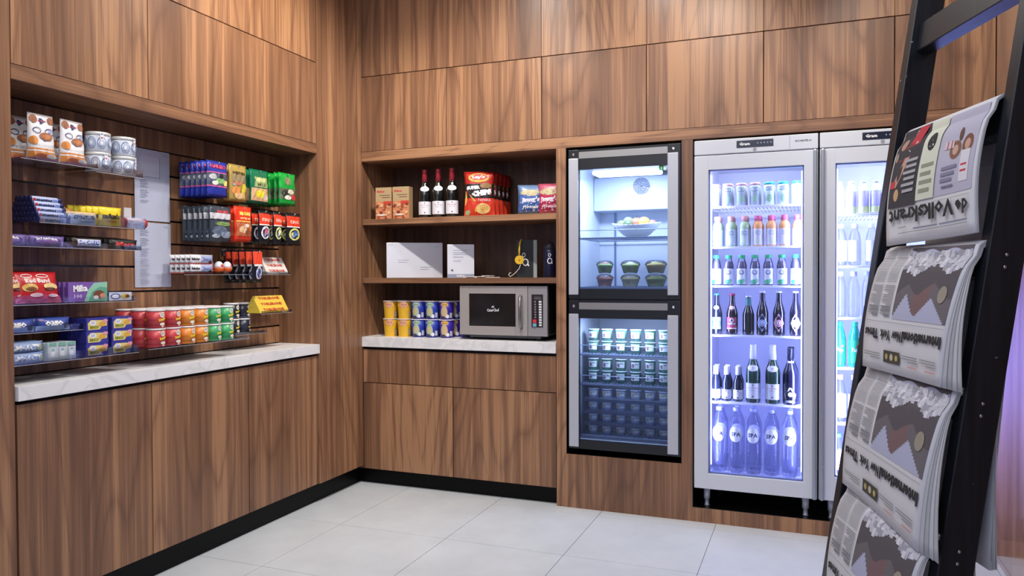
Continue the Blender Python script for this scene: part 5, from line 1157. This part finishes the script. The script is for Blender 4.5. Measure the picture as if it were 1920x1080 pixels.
def ny_print(p):
    sky, mt, mt2, mt3 = M('#b6bad6', .8), M('#5b565c', .8), M('#6f6a70', .8), M('#7d6466', .8); cl, cl2 = M('#c6c8d4', .8), M('#a2a4b0', .8)
    L0, L1, V0, V1 = .035, .655, .02, .605
    def q(x, y): return (L0 + (L1 - L0) * x, V0 + (V1 - V0) * y)
    p.grid(L0, V0, L1, V1, sky, 12, 12)
    def g(pts, m, sub=2): 
        p.poly([q(*a) for a in pts], m)
    # build the picture as vertical strips so that it hugs the sheet
    n = 36; r = random.Random(4)
    def ridge(x): return .78 - 1.05 * abs(x - .30) * (x < .52) if x < .52 else .54 + 1.25 * abs(x - .54) * (x < .66) + (0 if x < .66 else .15 + (x - .66) * .75)
    def peak(x):
        if x < .22: return .62 + x * .5
        if x < .50: return .88 - abs(x - .36) * 2.2
        return .70 + (x - .5) * .2
    p.hold = True
    for i in range(n):
        p.L = 3
        a, b = i / n, (i + 1) / n; x = (a + b) / 2
        hi = 1 - (.30 * max(0, 1 - abs(x - .34) / .30) + .34 * max(0, 1 - abs(x - .80) / .22))
        lo = .34 + .05 * math.sin(x * 11) + .10 * (x > .55) * (x - .55)
        mid = lo + (hi - lo) * .55
        c = mt3 if .38 < x < .68 else mt2
        p.grid(*q(a, lo), *q(b, min(mid, hi)), mt, 1, 3)
        p.grid(*q(a, min(mid, hi)), *q(b, hi), c, 1, 3)
        p.grid(*q(a, .0), *q(b, .10 + .04 * math.sin(x * 17)), mt, 1, 2)
        for k in range(5):
            p.L = 5 + (i * 3 + k) % 7
            v = .12 + r.random() * (lo - .16); p.grid(*q(a - .01, v), *q(b + .015, v + .05 + r.random() * .04), r.choice([cl, cl2, cl, M('#dcdde6', .8)]), 1, 1)
    p.hold = False; p.L = 12
    p.ell(*q(.16, .66), .045, .06, M('#9d9788', .8), 14)
    lines(p, .68, .81, .34, .60, .018); lines(p, .83, .965, .34, .60, .018); lines(p, .68, .81, .02, .33, .0115, TXT, False, .35); lines(p, .83, .965, .02, .33, .0115, TXT, False, .35)
    lines(p, .69, .80, .50, .60, .03, GREY1); lines(p, .84, .955, .50, .60, .03, GREY1)
    p.rect(.035, .632, .965, .635, GREY1, 12)
    p.text('International', .265, .725, .46, .085, INK, 0, .055).text('New', .560, .73, .11, .08, INK, 0, .05).text('York', .697, .73, .13, .08, INK, 0, .055).text('Times', .875, .73, .175, .08, INK, 0, .055)
    p.grid(.50, .845, .70, .935, M('#4a4740', .8), 6, 3).ell(.54, .89, .017, .022, M('#c9b96a', .8)).ell(.60, .89, .02, .026, M('#cfc7ae', .8)).ell(.66, .89, .017, .022, M('#bfb070', .8))
    for a, b in ((.06, .25), (.28, .47)): lines(p, a, b, .85, .91, .018); lines(p, a, b, .92, .945, .018, M('#d99a94', .8))
    lines(p, .74, .95, .87, .93, .018); lines(p, .74, .95, .85, .868, .018, M('#d99a94', .8))
def vk_print(p):
    p.grid(.03, .06, .42, .70, M('#b9b8cc', .8), 8, 8).ell(.12, .36, .055, .075, M('#7c5648', .8)).ell(.24, .38, .06, .07, M('#86604e', .8)).ell(.12, .36, .028, .04, M('#c9a08a', .8)).ell(.24, .38, .03, .038, M('#c9a596', .8))
    p.grid(.08, .40, .17, .63, M('#dcdbe4', .8), 3, 5).grid(.10, .50, .16, .515, M('#c8424e', .8), 2, 1).grid(.10, .545, .16, .56, M('#c8424e', .8), 2, 1).grid(.26, .30, .36, .36, M('#cfc6d0', .8), 3, 2).grid(.28, .30, .29, .36, M('#b8424e', .8)).grid(.32, .30, .33, .36, M('#b8424e', .8)).ell(.20, .27, .02, .05, M('#6c4c44', .8))
    for k in range(3): p.rect(.20 + .02 * k, .49 + .045 * k, .36, .515 + .045 * k, M('#8684a0', .8), 4)
    p.rect(.22, .635, .34, .65, M('#77758f', .8), 3)
    p.grid(.42, .06, .62, .70, M('#d3d8c8', .8), 4, 8).ell(.52, .25, .050, .072, INK, 22).poly([(.52, .195), (.545, .285), (.525, .29), (.517, .24), (.505, .29), (.492, .285)], M('#d3d8c8', .8))
    for k in range(4): p.rect(.45 + .02 * (k % 2), .42 + .065 * k, .59, .45 + .065 * k, M('#8f9683', .8), 3)
    p.grid(.62, .06, .96, .72, M('#3b3a40', .8), 8, 10)
    p.poly([(.64, .08), (.76, .06), (.80, .20), (.88, .24), (.92, .16), (.95, .20), (.90, .34), (.76, .32), (.68, .22)], M('#b83442', .8)).poly([(.74, .1), (.78, .1), (.80, .26), (.77, .28)], M('#cfc3bf', .8)).poly([(.70, .12), (.72, .12), (.73, .22), (.71, .22)], M('#cfc3bf', .8))
    p.ell(.88, .20, .035, .05, M('#b08a78', .8)).poly([(.76, .32), (.82, .32), (.92, .52), (.88, .56), (.80, .42)], M('#c09684', .8)).ell(.86, .62, .032, .05, M('#c9a47c', .8)).grid(.89, .50, .955, .56, M('#c0444a', .8), 2, 2).ell(.93, .30, .02, .04, M('#9a9084', .8))
    for k in range(6): p.rect(.645, .34 + .05 * k, .80 - .02 * (k % 2), .365 + .05 * k, M('#a7a7ae', .8), 3)
    p.rect(.03, .735, .42, .738, GREY1, 8).rect(.44, .735, .96, .738, GREY1, 8)
    p.text('de', .105, .815, .13, .105, INK, 0, .035).text('Volkskrant', .555, .800, .74, .125, INK, 0, .035)
    for a, b in ((.05, .34), (.36, .62)): p.rect(a, .905, b, .918, M('#8c90a4', .8), 4)
    p.rect(.05, .93, .80, .936, TXT, 8); p.rect(.70, .885, .80, .893, TXT, 2)
st = [s + .076 for s in RS]
def top_at(z): return min(st, key=lambda q: abs(q - z))
T1, T2, T3, T4 = top_at(.375), top_at(.075), top_at(-.235), top_at(-.54)
newspaper('Dutch newspaper with red and purple pictures, topmost on the ladder', T1, ((.014, .094), (.398, .080), .036, .425), .26, vk_print, 2, 1, sh=-.04)
newspaper('newspaper with grey mountain photo, just below the Dutch one', T2, ((.045, -.232), (.428, -.232), .014, .432), .40, ny_print, 4, 2, sh=-.065)
newspaper('newspaper with grey mountain photo, third from the top of the ladder', T3, ((.030, -.575), (.446, -.545), .012, .440), .33, ny_print, 4, 3, sh=-.02)
newspaper('newspaper with grey mountain photo, lowest one, cut off by the frame', T4, ((.030, -.875), (.446, -.85), .012, .440), .29, ny_print, 3, 4)
